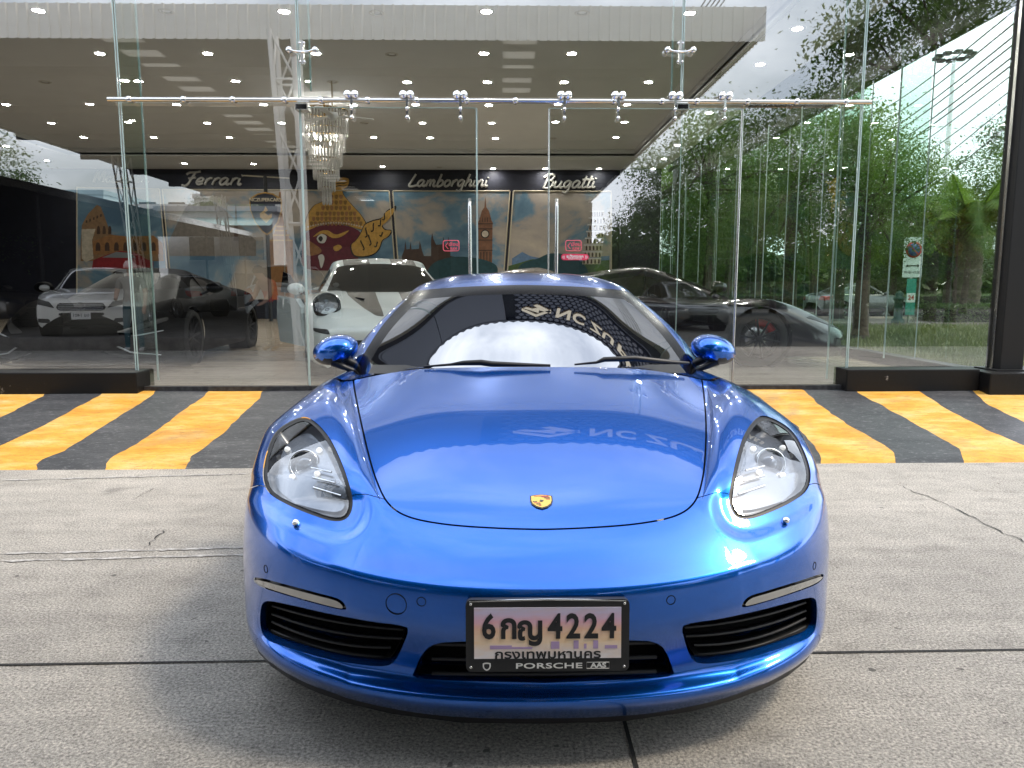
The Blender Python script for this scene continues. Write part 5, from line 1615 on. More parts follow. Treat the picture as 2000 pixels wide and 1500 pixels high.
for (x0, y0, a, s) in ((715,455,60,9),(728,445,40,10),(742,436,30,9),(722,470,80,9),(735,478,20,8),(708,480,100,8),(750,424,35,8),(745,458,10,7)):
    P = [at(x0 + s*(t-.5)*math.cos(R(a)) + 3*math.sin(t*5)*math.sin(R(a)), y0 - s*(t-.5)*2*math.sin(R(a)) + 3*math.sin(t*5), MY - .026) for t in np.linspace(0, 1, 8)]
    MB().tube(P, .018, 4).build('painted_curl', M['p_line'], mur)
flat('painted_brow', catmull([(612,463),(625,452),(640,450),(655,458),(668,455),(682,450),(668,462),(650,465),(632,456)], 3), M['p_gold'], mur, .018)
flat('painted_eye', catmull([(619,465),(628,457),(638,462),(634,474),(624,474)], 4), M['p_white'], mur, .018)
flat('painted_pupil', catmull([(622,466),(627,461),(631,466),(627,472)], 4), M['p_line'], mur, .023)
flat('painted_nose', catmull([(598,470),(612,475),(628,488),(622,496),(600,498)], 4), M['p_orange'], mur, .018)
flat('painted_cheek', catmull([(652,482),(662,478),(668,483),(660,490),(653,489)], 4), M['p_gold'], mur, .018)
flat('painted_tusk', catmull([(622,500),(630,497),(634,506),(628,524),(624,510)], 4), M['p_white'], mur, .022)
# clock tower and gothic palace
flat('painted_palace', [(785,540),(785,500),(790,487),(792,470),(794,487),(800,486),(802,472),(804,487),(818,486),(820,470),(824,488),(828,500),(842,500),(842,468),(844,455),(847,468),(852,478),(864,477),(866,462),(869,478),(874,476),(876,462),(879,480),(880,500),(905,505),(905,540)], M['p_dkbrown'], mur, .006)
flat('painted_car', catmull([(835,530),(850,512),(885,502),(930,504),(965,515),(972,530),(960,545),(840,545)], 4), M['p_teal'], mur, .018)
tw = [(935,520),(934,440),(932,436),(936,430),(941,412),(946,405),(948,384),(950,405),(955,412),(960,430),(963,436),(962,440),(961,520)]
flat('painted_clock_tower', tw, M['p_brown'], mur, .008)
for yy in (436, 446, 468, 488): flat('painted_band', [(934,yy),(962,yy),(962,yy+2),(934,yy+2)], M['p_dkbrown'], mur, .013)
for k in range(4): flat('painted_slot', [(938+6*k,492),(940+6*k,492),(940+6*k,515),(938+6*k,515)], M['p_dkbrown'], mur, .013)
for k in range(5): flat('painted_slot', [(936.5+5*k,425),(938+5*k,425),(938+5*k,434),(936.5+5*k,434)], M['p_dkbrown'], mur, .013)
flat('painted_clock', [(947.5 + 8.5*math.cos(R(20*k)), 457 + 8.5*math.sin(R(20*k))) for k in range(18)], M['p_line'], mur, .014)
flat('painted_dial', [(947.5 + 6.5*math.cos(R(20*k)), 457 + 6.5*math.sin(R(20*k))) for k in range(18)], M['p_stone'], mur, .019)
# leaning tower
flat('painted_hills', [(1000,505),(1020,492),(1035,500),(1060,505),(1190,500),(1190,540),(1000,540)], M['p_blue'], mur, .006)
flat('painted_meadow', [(992,520),(1040,506),(1110,512),(1190,508),(1190,550),(990,550)], M['p_green'], mur, .010)
for k in range(8):
    y0, y1 = 516 - 13.2*k, 516 - 13.2*(k+1) + 2
    xo = 2.4 * k; w = 17.5 - .35*k if k < 7 else 12
    flat('painted_storey', [(1137+xo,y0),(1137+2*w+xo,y0),(1137+2*w+xo+2,y1),(1137+xo+2,y1)], M['p_stone'], mur, .014)
    flat('painted_cornice', [(1135+xo,y1+1.5),(1139+2*w+xo,y1+1.5),(1139+2*w+xo,y1-1),(1135+xo,y1-1)], M['p_white'], mur, .019)
    for q in range(5): flat('painted_arch', arch(1140.5+xo+q*(w*2-6)/4, y0-1, 3.2, 9), M['p_dkbrown'], mur, .019)
flat('painted_car', catmull([(1010,530),(1020,515),(1050,505),(1075,495),(1110,498),(1135,512),(1148,530),(1140,548),(1012,548)], 4), M['p_teal'], mur, .012)
# script names along the top
GL = {'M': ([[(0,0),(.12,1),(.35,.25),(.62,1),(.72,0)]], .85), 'c': ([[(.42,.42),(.3,.52),(.1,.42),(.05,.2),(.18,.02),(.42,.1)]], .5), 'L': ([[(.32,1),(.2,.6),(.02,.06),(.3,0),(.62,.12)]], .6), 'a': ([[(.42,.45),(.28,.52),(.08,.38),(.04,.12),(.18,.0),(.38,.2),(.46,.48)],[(.46,.48),(.42,.12),(.5,0),(.62,.12)]], .62),
 'r': ([[(.06,0),(.14,.5)],[(.12,.3),(.28,.5),(.42,.48)]], .45), 'e': ([[(.08,.22),(.36,.3),(.4,.44),(.26,.52),(.1,.4),(.05,.18),(.18,.02),(.44,.12)]], .5), 'n': ([[(.04,0),(.12,.5)],[(.1,.3),(.3,.52),(.4,.42),(.38,.1),(.46,.0),(.58,.12)]], .6), 'F': ([[(.8,1),(.5,.94),(.18,.92),(.02,.78)],[(.52,.94),(.4,.5),(.26,.05),(.06,-.1),(-.08,.02)],[(.2,.48),(.62,.54)]], .7),
 'i': ([[(.08,.5),(.04,.1),(.14,0),(.24,.1)],[(.14,.68),(.17,.74)]], .28), 'm': ([[(.04,0),(.12,.5)],[(.1,.3),(.26,.52),(.34,.4),(.3,.0)],[(.32,.3),(.48,.52),(.58,.4),(.54,.08),(.64,0),(.74,.1)]], .78), 'b': ([[(.2,1),(.06,.1),(.2,0),(.42,.16),(.4,.42),(.26,.5),(.1,.34)]], .52), 'o': ([[(.26,.52),(.08,.38),(.06,.12),(.2,0),(.4,.14),(.42,.4),(.26,.52)]], .52),
 'g': ([[(.42,.45),(.26,.52),(.08,.38),(.06,.14),(.18,.02),(.36,.2),(.46,.5)],[(.46,.5),(.38,-.2),(.22,-.38),(.02,-.28)]], .56), 'h': ([[(.2,1),(.04,0)],[(.1,.3),(.3,.52),(.4,.42),(.36,.1),(.44,0),(.54,.1)]], .56), 'B': ([[(.24,.98),(.06,0)],[(-.08,.8),(.2,1.02),(.5,.98),(.58,.8),(.4,.58),(.2,.54)],[(.36,.56),(.6,.44),(.56,.14),(.3,-.04),(-.02,.04)]], .7),
 'u': ([[(.08,.5),(.04,.14),(.16,.0),(.36,.2),(.44,.5)],[(.44,.5),(.4,.1),(.5,0),(.58,.1)]], .6), 't': ([[(.2,.9),(.06,.12),(.18,0),(.3,.1)],[(-.02,.6),(.36,.64)]], .34)}
def script_word(word, x0, x1, base, h):
    tot = sum(GL[c][1] for c in word); k = (x1 - x0) / tot
    t = empty('script_name'); t.parent = mur; t.name = 'script_name'
    x = x0
    for ch in word:
        st, adv = GL[ch]
        mb = MB()
        for s in st:
            P = catmull(s, 5, False) if len(s) > 2 else np.array(s)
            pts = [at(x + (px + .22 * py) * k, base - py * h, MY - .02) for px, py in P]
            mb.tube(pts, .034, 6)
        mb.build('script_letter', M['script'], t)
        x += adv * k
script_word('McLaren', 183, 290, 356, 22); script_word('Ferrari', 358, 472, 361, 26); script_word('Lamborghini', 798, 953, 364, 24); script_word('Bugatti', 1060, 1163, 367, 26)

# shield sign on its post, in front of the mural
sc_ = at(520, 416, 20.8)
ss = empty('shield_sign', (sc_.x, 20.8, FZ), 0, 'dark shield-shaped dealer sign with gold emblem on a post by the mural', 'sign')
k = 20.8 / FPX; zc_ = sc_.z - FZ
shp = [(x * k, y * k + zc_) for x, y in ((-31,26),(-15,36),(0,39),(15,36),(31,26),(30,5),(22,-18),(8,-36),(0,-42),(-8,-36),(-22,-18),(-30,5))]
MB().prism(shp, -.02, .02, up).build('shield_edge', M['p_gold'], ss)
MB().prism([(x * .93, zc_ + (y - zc_) * .93) for x, y in shp], .02, .03, up).build('shield_face', pbr('shield navy', (.012,.014,.03), .3, coat=.5), ss)
text_obj('shield_lettering', 'NCZUPERCARS', Matrix.Translation((0, -.04, zc_ + 24 * k)) @ up, M['sign_gold'], ss, size=.125, depth=.005, bold=.002)
MB().prism([(x * k, zc_ + (y - 4) * k) for x, y in ((0,16),(4,9),(-3,4),(5,-1),(11,3),(11,-4),(0,-15),(-11,-4),(-11,3),(-4,8))], .03, .04, up).build('shield_emblem', M['p_gold'], ss)
MB().tube([(0, .03, 0), (0, .03, zc_ + 1.0)], .05, 10).build('post', M['black_plastic'], ss)
MB().tube([(-.6, .03, zc_ + 1.0), (.65, .03, zc_ + .93)], .02, 6).build('crossbar', M['p_frame'], ss)

# crystal chandelier
cp = at(636, 300, 15.0)
ch = empty('chandelier', (cp.x, 15.0, CZ + .15), 0, 'tiered crystal chandelier hanging from the showroom ceiling near the doors', 'chandelier')
cry = pbr('crystal rods', (.62,.60,.57), .12, spec=.8, trans=.35); brass = pbr('chandelier brass', (.45,.3,.1), .25, .9)
MB().lathe([(.0005, 0), (.14, 0), (.14, -.04), (.0005, -.05)], None, 24).build('ceiling_rose', brass, ch)
MB().tube([(0, 0, -.04), (0, 0, -.3)], .015, 8).build('stem', brass, ch)
z0 = -.22
for (rad, h, drop, n) in ((.44, .48, .0, 44), (.38, .42, .34, 38), (.31, .42, .62, 32), (.24, .40, .90, 26), (.16, .36, 1.16, 18), (.08, .34, 1.44, 10)):
    zt = z0 - drop
    tier = MB().lathe([(rad + .012, zt + .012), (rad + .012, zt - .012), (rad - .012, zt - .012), (rad - .012, zt + .012), (rad + .012, zt + .012)], None, 32).build('tier_ring', brass, ch)
    me = None
    for q in range(n):
        a = 2 * math.pi * q / n
        if me is None:
            mb = MB().tube([(0, 0, 0), (0, 0, -h + .05), (0, 0, -h)], [.016, .016, .004], 6, smooth=False)
            me = mb.mesh('crystal', [cry])
        o = link('crystal', me, None, tier); o.location = (rad * math.cos(a), rad * math.sin(a), zt)
for q in range(6):
    a = 2 * math.pi * q / 6 + .3
    MB().lathe([(.0005,.03),(.02,.01),(.02,-.01),(.0005,-.03)], Matrix.Translation((.2 * math.cos(a), .2 * math.sin(a), z0 - .45 - .1 * (q % 3))), 8).build('bulb', M['lamp_on'], ch)
# ceiling fan in front of it
fp = at_z(648, 165, CZ + .1)
cf = empty('ceiling_fan', (fp.x, fp.y, CZ + .16), 0, 'pale three-blade ceiling fan hanging by the chandelier', 'fan')
MB().tube([(0, 0, 0), (0, 0, -.55)], .014, 8).build('downrod', M['p_frame'], cf)
MB().lathe([(.0005,-.52),(.09,-.54),(.10,-.60),(.06,-.66),(.0005,-.68)], None, 20).build('motor', M['ceil'], cf)
for q in range(3):
    a = 2 * math.pi * q / 3 + .4
    MB().prism([(.08,-.05),(.70,-.075),(.74,0),(.70,.075),(.08,.05)], -.6, -.592, Matrix.Rotation(a, 4, 'Z')).build('blade', M['ceil'], cf)
# ---------------------------------------------------------------- outside to the right
def leaf_mat(name, a, b_, tr=.42):
    m = bpy.data.materials.new(name); m.use_nodes = True
    n, l = m.node_tree.nodes, m.node_tree.links; n.clear()
    o = n.new('ShaderNodeOutputMaterial'); mx = n.new('ShaderNodeMixShader'); d = n.new('ShaderNodeBsdfPrincipled'); t = n.new('ShaderNodeBsdfTranslucent')
    f = noise(n, l, 1.3, 3); 
    c = ramp(n, l, f, [(.3, a), (.7, b_)])
    oi = n.new('ShaderNodeObjectInfo')
    l.new(c, d.inputs['Base Color']); d.inputs['Roughness'].default_value = .5
    c2 = mixc(n, l, .5, c, (.12, .22, .02)); l.new(c2, t.inputs['Color'])
    mx.inputs[0].default_value = tr
    l.new(d.outputs[0], mx.inputs[1]); l.new(t.outputs[0], mx.inputs[2]); l.new(mx.outputs[0], o.inputs['Surface'])
    return m
M['leaf'] = leaf_mat('broad leaves', (.07,.13,.025), (.16,.27,.055)); M['leaf2'] = leaf_mat('dark leaves', (.045,.09,.025), (.11,.18,.045)); M['leaf3'] = leaf_mat('yellow green leaves', (.11,.18,.03), (.22,.32,.06))
M['bark'] = mottled('bark', [(.3, (.045,.032,.022)), (.7, (.13,.10,.075))], 14, .9, bumps=.6); M['palm_bark'] = mottled('palm bark', [(.3, (.05,.04,.03)), (.7, (.16,.125,.09))], 10, .9, bumps=.8)
def crown_mesh(seed, rx, rz, nclump, nleaf, size, mat, wood=False):
    rr = random.Random(seed); V, F = [], []
    tips = []
    for c in range(nclump):
        while True:
            p = Vector((rr.uniform(-1, 1), rr.uniform(-1, 1), rr.uniform(-1, 1)))
            if .25 < p.length < 1: break
        tips.append(Vector((p.x * rx, p.y * rx, p.z * rz)))
    for t in tips:
        cr = rr.uniform(.35, .75) * rx * .42
        for k in range(nleaf):
            d = Vector((rr.gauss(0, 1), rr.gauss(0, 1), rr.gauss(0, .75))) * cr * .6
            p = t + d
            a = Vector((rr.uniform(-1, 1), rr.uniform(-1, 1), rr.uniform(-.9, .25))).normalized()
            b = a.cross(Vector((rr.uniform(-.4, .4), rr.uniform(-.4, .4), 1))).normalized()
            s = size * rr.uniform(.6, 1.3)
            i = len(V)
            V += [p, p + a * s * .5 + b * s * .24, p + a * s, p + a * s * .5 - b * s * .24]
            F.append((i, i+1, i+2, i+3))
    me = bpy.data.meshes.new('crown'); me.from_pydata([tuple(v) for v in V], [], F); me.materials.append(mat)
    return me, tips
crowns = {}
def tree(x, y, h, rx, seed, kind, label, group, trunk=.16, name='broadleaf_tree', crown_h=None, lean=0.):
    t = empty(name, (x, y, 0), 0, label, 'tree', group)
    rz = crown_h or h * .36; cz = h - rz
    key = (kind, seed % 3)
    if key not in crowns: crowns[key] = crown_mesh(seed, 1., 1., 80, 300, .045, M[kind])
    me, tips = crowns[key]
    c = link('crown', me, None, t); c.location = (lean, 0, cz); c.scale = (rx, rx, rz); c.rotation_euler = (0, 0, seed * 1.3)
    rot = Matrix.Rotation(seed * 1.3, 3, 'Z')
    mb = MB(); rr = random.Random(seed)
    mid = Vector((lean * .5 + rr.uniform(-.1, .1), rr.uniform(-.1, .1), cz * .55)); top = Vector((lean, 0, cz + rz * .1))
    mb.tube([(0, 0, -.05), (0, 0, .25), mid, top], [trunk * 1.35, trunk, trunk * .8, trunk * .5], 10)
    for q in tips[::5]:
        w = rot @ Vector((q.x * rx, q.y * rx, q.z * rz)) + Vector((lean, 0, cz))
        s = mid.lerp(top, rr.uniform(.3, 1.))
        mb.tube([s, s.lerp(w, .5) + Vector((0, 0, .15)), w], [trunk * .4, trunk * .25, trunk * .08], 5)
    mb.build('trunk', M['bark'], t)
    return t
GT = 'street trees beyond the right-hand glass wall'
for (px, Y, h, rx, sd, kd, lab) in ((1330,27,8.0,3.0,1,'leaf2','dark leafy tree beyond the far end of the side glass'),(1430,31,9.0,3.4,2,'leaf','mid green tree behind the black supercar, left of the yellow-flowered one'),
    (1545,20,6.6,2.6,3,'leaf','leafy street tree whose trunk rises behind the black supercar'),(1640,28,7.6,3.0,4,'leaf3','yellow-green tree in the middle of the side glass view'),(1685,17.5,5.0,1.5,5,'leaf','nearest leafy tree just outside the side glass'),
    (1745,40,5.2,3.0,6,'leaf3','low spreading tree below the gap of sky'),(1850,38,6.6,3.2,7,'leaf2','dark tall tree behind the palm'),(1985,36,9.4,3.6,8,'leaf2','tallest dark tree at the right edge'),
    (1590,40,10,4.2,9,'leaf2','big dark tree far behind the street trees'),(1480,45,11,4.6,10,'leaf','tall far tree right of the dark pier'),(1390,38,9.5,4.0,11,'leaf2','dark far tree beside the showroom back corner'),
    (2110,30,9.0,3.4,13,'leaf','leafy tree just right of the black corner column'),(1790,48,5.6,3.2,14,'leaf2','far dark tree behind the no-parking sign')):
    p = at(px, 560, Y); tree(p.x, Y, h, rx, sd, kd, lab, GT, trunk=.14 + h * .008)
yl = at(1632, 375, 16.2)      # yellow blossom cluster
t = empty('flowering_branch', (yl.x, yl.y, yl.z - .3), 0, 'cluster of yellow blossom hanging in the street trees', 'flowers')
me, _ = crown_mesh(31, .22, .34, 14, 40, .06, pbr('yellow petals', (.55,.40,.03), .6)); o = link('blossom', me, None, t); o.location = (0, 0, .3)
MB().tube([(0, 0, .3), (.1, .1, .9)], .01, 5).build('twig', M['bark'], t)
# palm in its clipped hedge
pp = at(1886, 600, 25.5); 
pm = empty('date_palm', (pp.x, pp.y, 0), 0, 'stout palm tree with drooping fronds rising from a clipped hedge', 'palm tree')
prof_ = []
for k in range(16):
    z = 3.0 * k / 15; prof_.append((.40 - .02 * k / 15 + (.05 if k % 2 else 0), z))
MB().lathe(prof_ + [(.5, 3.2), (.2, 3.5)], None, 18).build('trunk', M['palm_bark'], pm)
rr = random.Random(3)
fr_me = []
for v in range(3):
    mb = MB(); droop = (1.1, 1.9, .5)[v]; Lf = 2.9
    pts = [Vector((Lf * t * (1 - .18 * t * droop), 0, Lf * (.75 * t - .55 * droop * t * t))) for t in np.linspace(0, 1, 14)]
    mb.tube(pts, [.03 * (1 - .8 * i / 13) for i in range(14)], 5)
    for i in range(1, 14):
        for q in range(3):
            p = pts[i - 1].lerp(pts[i], q / 3); t = (pts[i] - pts[i-1]).normalized()
            ln = .75 * math.sin(math.pi * min(1, (i + q / 3) / 14 * .85 + .12))
            for s in (-1, 1):
                d = (t * .6 + Vector((0, s * .8, -.35))).normalized()
                w = t * .045
                mb.add([p - w, p + w, p + d * ln + Vector((0, 0, -.18 * ln))], [(0, 1, 2)])
    fr_me.append(mb.mesh('frond', [M['leaf3'] if v != 1 else M['leaf']]))
for k in range(34):
    o = link('frond', fr_me[k % 3], None, pm); o.location = (0, 0, 3.25 + .1 * (k % 4)); o.rotation_euler = (rr.uniform(-.2, .2), rr.uniform(-.25, .15), k * 2.399)
def hedge(x0, x1, y0, y1, h, label, n, seed):
    e = empty('clipped_hedge', ((x0+x1)/2, (y0+y1)/2, 0), 0, label, 'hedge')
    rr = random.Random(seed); V, F = [], []
    hx, hy = (x1-x0)/2, (y1-y0)/2
    for _ in range(n):
        f = rr.random()
        if f < .45: p = Vector((rr.uniform(-hx, hx), rr.uniform(-hy, hy), h))
        elif f < .8: p = Vector((rr.uniform(-hx, hx), -hy if rr.random() < .7 else hy, rr.uniform(0.02, h)))
        else: p = Vector((rr.choice((-hx, hx)), rr.uniform(-hy, hy), rr.uniform(0.02, h)))
        p += Vector((rr.gauss(0, .04), rr.gauss(0, .04), rr.gauss(0, .03)))
        a = Vector((rr.uniform(-1, 1), rr.uniform(-1, 1), rr.uniform(-.3, 1))).normalized(); b = a.orthogonal().normalized(); s = rr.uniform(.06, .12)
        i = len(V); V += [p, p + a*s*.5 + b*s*.3, p + a*s, p + a*s*.5 - b*s*.3]; F.append((i, i+1, i+2, i+3))
    me = bpy.data.meshes.new('foliage'); me.from_pydata([tuple(v) for v in V], [], F); me.materials.append(M['leaf2'])
    link('foliage', me, None, e)
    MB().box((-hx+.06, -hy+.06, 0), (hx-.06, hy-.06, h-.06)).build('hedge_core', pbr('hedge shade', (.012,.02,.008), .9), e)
hedge(pp.x - 1.25, pp.x + 1.35, 24.6, 26.4, .62, 'clipped box hedge round the foot of the palm', 5000, 2)
hedge(12, 34, 44.5, 46, .8, 'long low hedge across the road under the trees', 9000, 4)
# lawn, pavement, road
M['lawn'] = mottled('lawn soil', [(.3, (.07,.085,.03)), (.6, (.13,.14,.05)), (.8, (.19,.17,.08))], 3, .95)
MB().add([(SX + .55, 6.2, .012), (60, 6.2, .012), (60, 24.3, .012), (SX + .55, 24.3, .012)], [(0,1,2,3)]).build('lawn', M['lawn'], kind='structure')
gm = leaf_mat('grass blades', (.10,.13,.035), (.24,.23,.09), .3)
rr = random.Random(8); V, F = [], []
for _ in range(42000):
    y = 7.5 + 16.5 * rr.random() ** 1.3; x = SX + .6 + rr.random() * (3 + y * .62)
    h = rr.uniform(.05, .16) * (1.6 if rr.random() < .06 else 1); a = rr.uniform(0, 6.28); w = .008 + .0012 * y; lx, ly = rr.gauss(0, .05), rr.gauss(0, .05)
    i = len(V); V += [(x - w*math.cos(a), y - w*math.sin(a), .0), (x + w*math.cos(a), y + w*math.sin(a), .0), (x + lx, y + ly, h)]; F.append((i, i+1, i+2))
me = bpy.data.meshes.new('grass'); me.from_pydata(V, [], F); me.materials.append(gm)
tag(link('grass', me), 'rough green and straw-coloured grass outside the side glass', 'grass', kind='stuff')
M['asphalt'] = mottled('road asphalt', [(.3, (.10,.10,.10)), (.7, (.15,.147,.14))], 20, .85); M['paving'] = mottled('pink pavement', [(.3, (.24,.20,.18)), (.7, (.32,.27,.24))], 6, .85)
MB().box((SX + .55, 24.32, -.05), (90, 30.0, .09)).build('pavement', M['paving'], kind='structure')
MB().add([(SX + .55, 30.02, .008), (120, 30.02, .008), (120, 44, .008), (SX + .55, 44, .008)], [(0,1,2,3)]).build('road', M['asphalt'], kind='structure')
MB().box((SX + .55, 44.02, -.05), (120, 60, .12)).build('verge', M['lawn'], kind='structure')
make_car((31.5, 37.0, 0), R(90), 'white car passing on the road beyond the palm', dict(sedan, mat=M['white_paint']), 'cars on the road outside')
make_car((18.2, 33.5, 0), R(100), 'silver car with lit headlamp on the road beyond the signpost', dict(sedan, mat=M['grey_paint']), 'cars on the road outside')
# no-parking sign on its wrapped post
sp_ = at(1783, 500, 24.0); g0 = .02
sg = empty('no_parking_sign', (sp_.x, 24.0, .02), 0, 'round blue and red no-parking sign on a green-wrapped post', 'road sign')
zz = sp_.z - .02
wsig = pbr('sign white', (.75,.75,.74), .4); bsig = pbr('sign blue', (.03,.07,.30), .4); rsig = pbr('sign red', (.5,.03,.04), .4); gsig = pbr('post wrap green', (.02,.28,.22), .5)
MB().tube([(0, .03, 0), (0, .03, zz + .5)], .035, 10).build('post', M['steel'], sg)
MB().box((-.31, -.02, zz - .68), (.31, 0, zz + .60)).build('sign_board', wsig, sg)
MB().lathe([(.0005, 0), (.26, 0), (.26, -.01)], Matrix.Translation((0, -.035, zz + .2)) @ Matrix.Rotation(R(90), 4, 'X'), 28).build('red_ring', rsig, sg)
MB().lathe([(.0005, 0), (.20, 0), (.20, -.01)], Matrix.Translation((0, -.042, zz + .2)) @ Matrix.Rotation(R(90), 4, 'X'), 28).build('blue_disc', bsig, sg)
MB().box((-.2, -.048, -.022), (.2, -.044, .022), Matrix.Translation((0, 0, zz + .2)) @ Matrix.Rotation(R(45), 4, 'Y')).build('red_bar', rsig, sg)
ar = MB().box((-.16, -.03, zz - .325), (.16, -.024, zz - .295))
for s in (-1, 1): ar.add([(s*.15, -.03, zz-.26), (s*.23, -.03, zz-.31), (s*.15, -.03, zz-.36)], [(0,1,2)])
ar.build('arrow', M['black_plastic'], sg)
text_obj('sign_lettering', '06.00-22.00', Matrix.Translation((0, -.03, zz - .52)) @ up, M['black_plastic'], sg, size=.11)
MB().box((-.14, -.03, .35), (.16, .0, zz - .72)).build('post_wrap', gsig, sg)
MB().box((-.13, -.036, .75), (.15, -.031, 1.05)).build('wrap_label', wsig, sg)
text_obj('wrap_number', '24', Matrix.Translation((.01, -.04, .9)) @ up, rsig, sg, size=.2, bold=.006)
bo = at(1755, 600, 24.2)
bl = empty('bollard', (bo.x, 24.2, 0), 0, 'dark green cast bollard beside the no-parking sign', 'bollard')
MB().lathe([(.20, .09), (.20, .2), (.14, .26), (.13, .82), (.17, .86), (.17, .92), (.12, .96), (.13, 1.04), (.08, 1.12), (.0005, 1.15)], None, 20).build('bollard_body', pbr('bollard green', (.02,.07,.06), .4), bl)
# light mast and overhead lines
mp = at(1858, 190, 60)
lm_ = empty('light_mast', (mp.x, 60, 0), 0, 'tall street-light mast with a ring of lamps above the trees', 'lamp post')
mh = at(1860, 110, 60).z
MB().tube([(0, 0, 0), (0, 0, mh)], [.28, .14], 10).build('mast', M['steel'], lm_)
for k in range(10):
    a = 2 * math.pi * k / 10
    MB().cbox((1.2 * math.cos(a), 1.2 * math.sin(a), mh), (.5, .4, .25)).build('lamp_head', M['dark_steel'], lm_)
MB().lathe([(1.0, -.08), (1.0, .08)], Matrix.Translation((0, 0, mh)), 20).build('lamp_ring', M['dark_steel'], lm_)
M['cable'] = pbr('overhead cable', (.03,.03,.03), .6)
for k, (y0, y1) in enumerate(((72,-45),(96,-20),(118,5),(128,22),(150,45),(158,62),(182,80),(206,110),(250,130),(290,170))):
    a, b = at(1620, y0 + 170, 60), at(2060, y1, 17)
    P = [a.lerp(b, t) - Vector((0, 0, 1.0 * math.sin(math.pi * t))) for t in np.linspace(0, 1, 14)]
    MB().tube(P, .022 if k < 6 else .016, 5).build('overhead_cable', M['cable'], label=f'black overhead cable at upper right, {ORD[k]} from the top', cat='cable', group='overhead cables at upper right')

# far belt of trees that reads as one mass
rr = random.Random(77); V, F = [], []
def belt(x0, x1, y0, y1, h, n, s0):
    for _ in range(n):
        x = rr.uniform(x0, x1); y = rr.uniform(y0, y1); top = h * (.72 + .28 * math.sin(x * .7) * math.sin(x * .23 + 1))
        p = Vector((x, y, rr.uniform(0, 1) ** .8 * top)); a = Vector((rr.uniform(-1, 1), rr.uniform(-1, 1), rr.uniform(-.8, .4))).normalized(); b = a.orthogonal().normalized(); s = s0 * rr.uniform(.6, 1.4)
        i = len(V); V.extend([p, p + a*s*.5 + b*s*.3, p + a*s, p + a*s*.5 - b*s*.3]); F.append((i, i+1, i+2, i+3))
belt(5, 70, 50, 55, 5.6, 46000, .55)
belt(6, 45, -34, -30, 8.0, 16000, .45)
me = bpy.data.meshes.new('far_trees'); me.from_pydata([tuple(v) for v in V], [], F); me.materials.append(M['leaf2'])
tag(link('far_trees', me), 'far belt of dense green trees behind the road', 'trees', kind='stuff')

MB().box((3, 55.5, 0), (75, 55.8, 3.2)).build('sky_backdrop', pbr('added backdrop', (.05,.065,.045), .9), label='dark added backdrop behind the far belt of trees', cat='wall')  # added to hide the bright sky showing low through the tree belt
MB().box((5.5, -36.5, 0), (50, -36.2, 4.2)).build('sky_backdrop', pbr('added backdrop', (.05,.065,.045), .9), label='dark added backdrop behind the trees at the rear of the yard', cat='wall')  # added to keep the bright horizon out of the glass reflections
# ---------------------------------------------------------------- the yard behind the camera (it shows in the glass)
M['ribbed'] = mottled('ribbed cream metal sheet', [(.3, (.78,.76,.71)), (.7, (.86,.84,.79))], 3, .5, spec=.4)
M['under'] = pbr('dark roof underside', (.022,.023,.026), .8)
M['skylight'] = None
m = bpy.data.materials.new('translucent roof sheet'); m.use_nodes = True
n, l = m.node_tree.nodes, m.node_tree.links; n.clear()
o = n.new('ShaderNodeOutputMaterial'); t = n.new('ShaderNodeBsdfTranslucent'); t.inputs['Color'].default_value = (.42,.41,.38,1)
l.new(t.outputs[0], o.inputs['Surface']); M['skylight'] = m
M['galv'] = pbr('white painted truss tube', (.74,.73,.70), .45)
cx0, cx1, cy0, cy1, cz = -13.5, 4.4, .75, -24.0, 5.40
can = empty('yard_canopy', (0, 0, cz), 0, 'large dark-lined yard canopy with ribbed cream fascia, mirrored in the glass', 'canopy')
# ribbed fascia along the front and down the right end
V, F = [], []
pitch = .175
def rib(nm, pts):
    mb = MB(); V, F = [], []
    for (x, y) in pts: V += [(x, y, .0), (x, y, .56)]
    for i in range(len(pts) - 1): F.append((2*i, 2*i+1, 2*i+3, 2*i+2))
    return mb.add(V, F).build(nm, M['ribbed'], can)
pts = []
x = cx0
while x < cx1:
    pts += [(x, cy0), (x + pitch * .68, cy0), (x + pitch * .76, cy0 + .035), (x + pitch * .92, cy0 + .035)]
    x += pitch
rib('ribbed_fascia', pts)
pts = []
y = cy0
while y > cy1:
    pts += [(cx1, y), (cx1, y - pitch * .68), (cx1 + .035, y - pitch * .76), (cx1 + .035, y - pitch * .92)]
    y -= pitch
rib('ribbed_fascia', pts)
# roof deck with openings for translucent sheets
xs_ = [cx0, -6.9, -6.2, .05, .65, cx1 - .02]
for k in range(5):
    x0, x1 = xs_[k], xs_[k+1]
    if k in (1, 3):
        y = cy0 - .1; i = 0
        while y > cy1 + 1:
            ya, yb = y, y - .42
            MB().box((x0, yb, .10), (x1, ya, .115)).build('skylight', M['skylight'], can)
            MB().box((x0, yb - .40, .10), (x1, yb - .002, .13)).build('deck', M['under'], can)
            y -= .822
    else:
        MB().box((x0 + .001, cy1, .10), (x1 - .001, cy0 - .03, .14)).build('deck', M['under'], can)
for y in np.arange(cy0 - 2, cy1, -3.2):
    MB().box((cx0, y - .05, -.06), (cx1 - .05, y + .05, .095)).build('beam', M['under'], can)
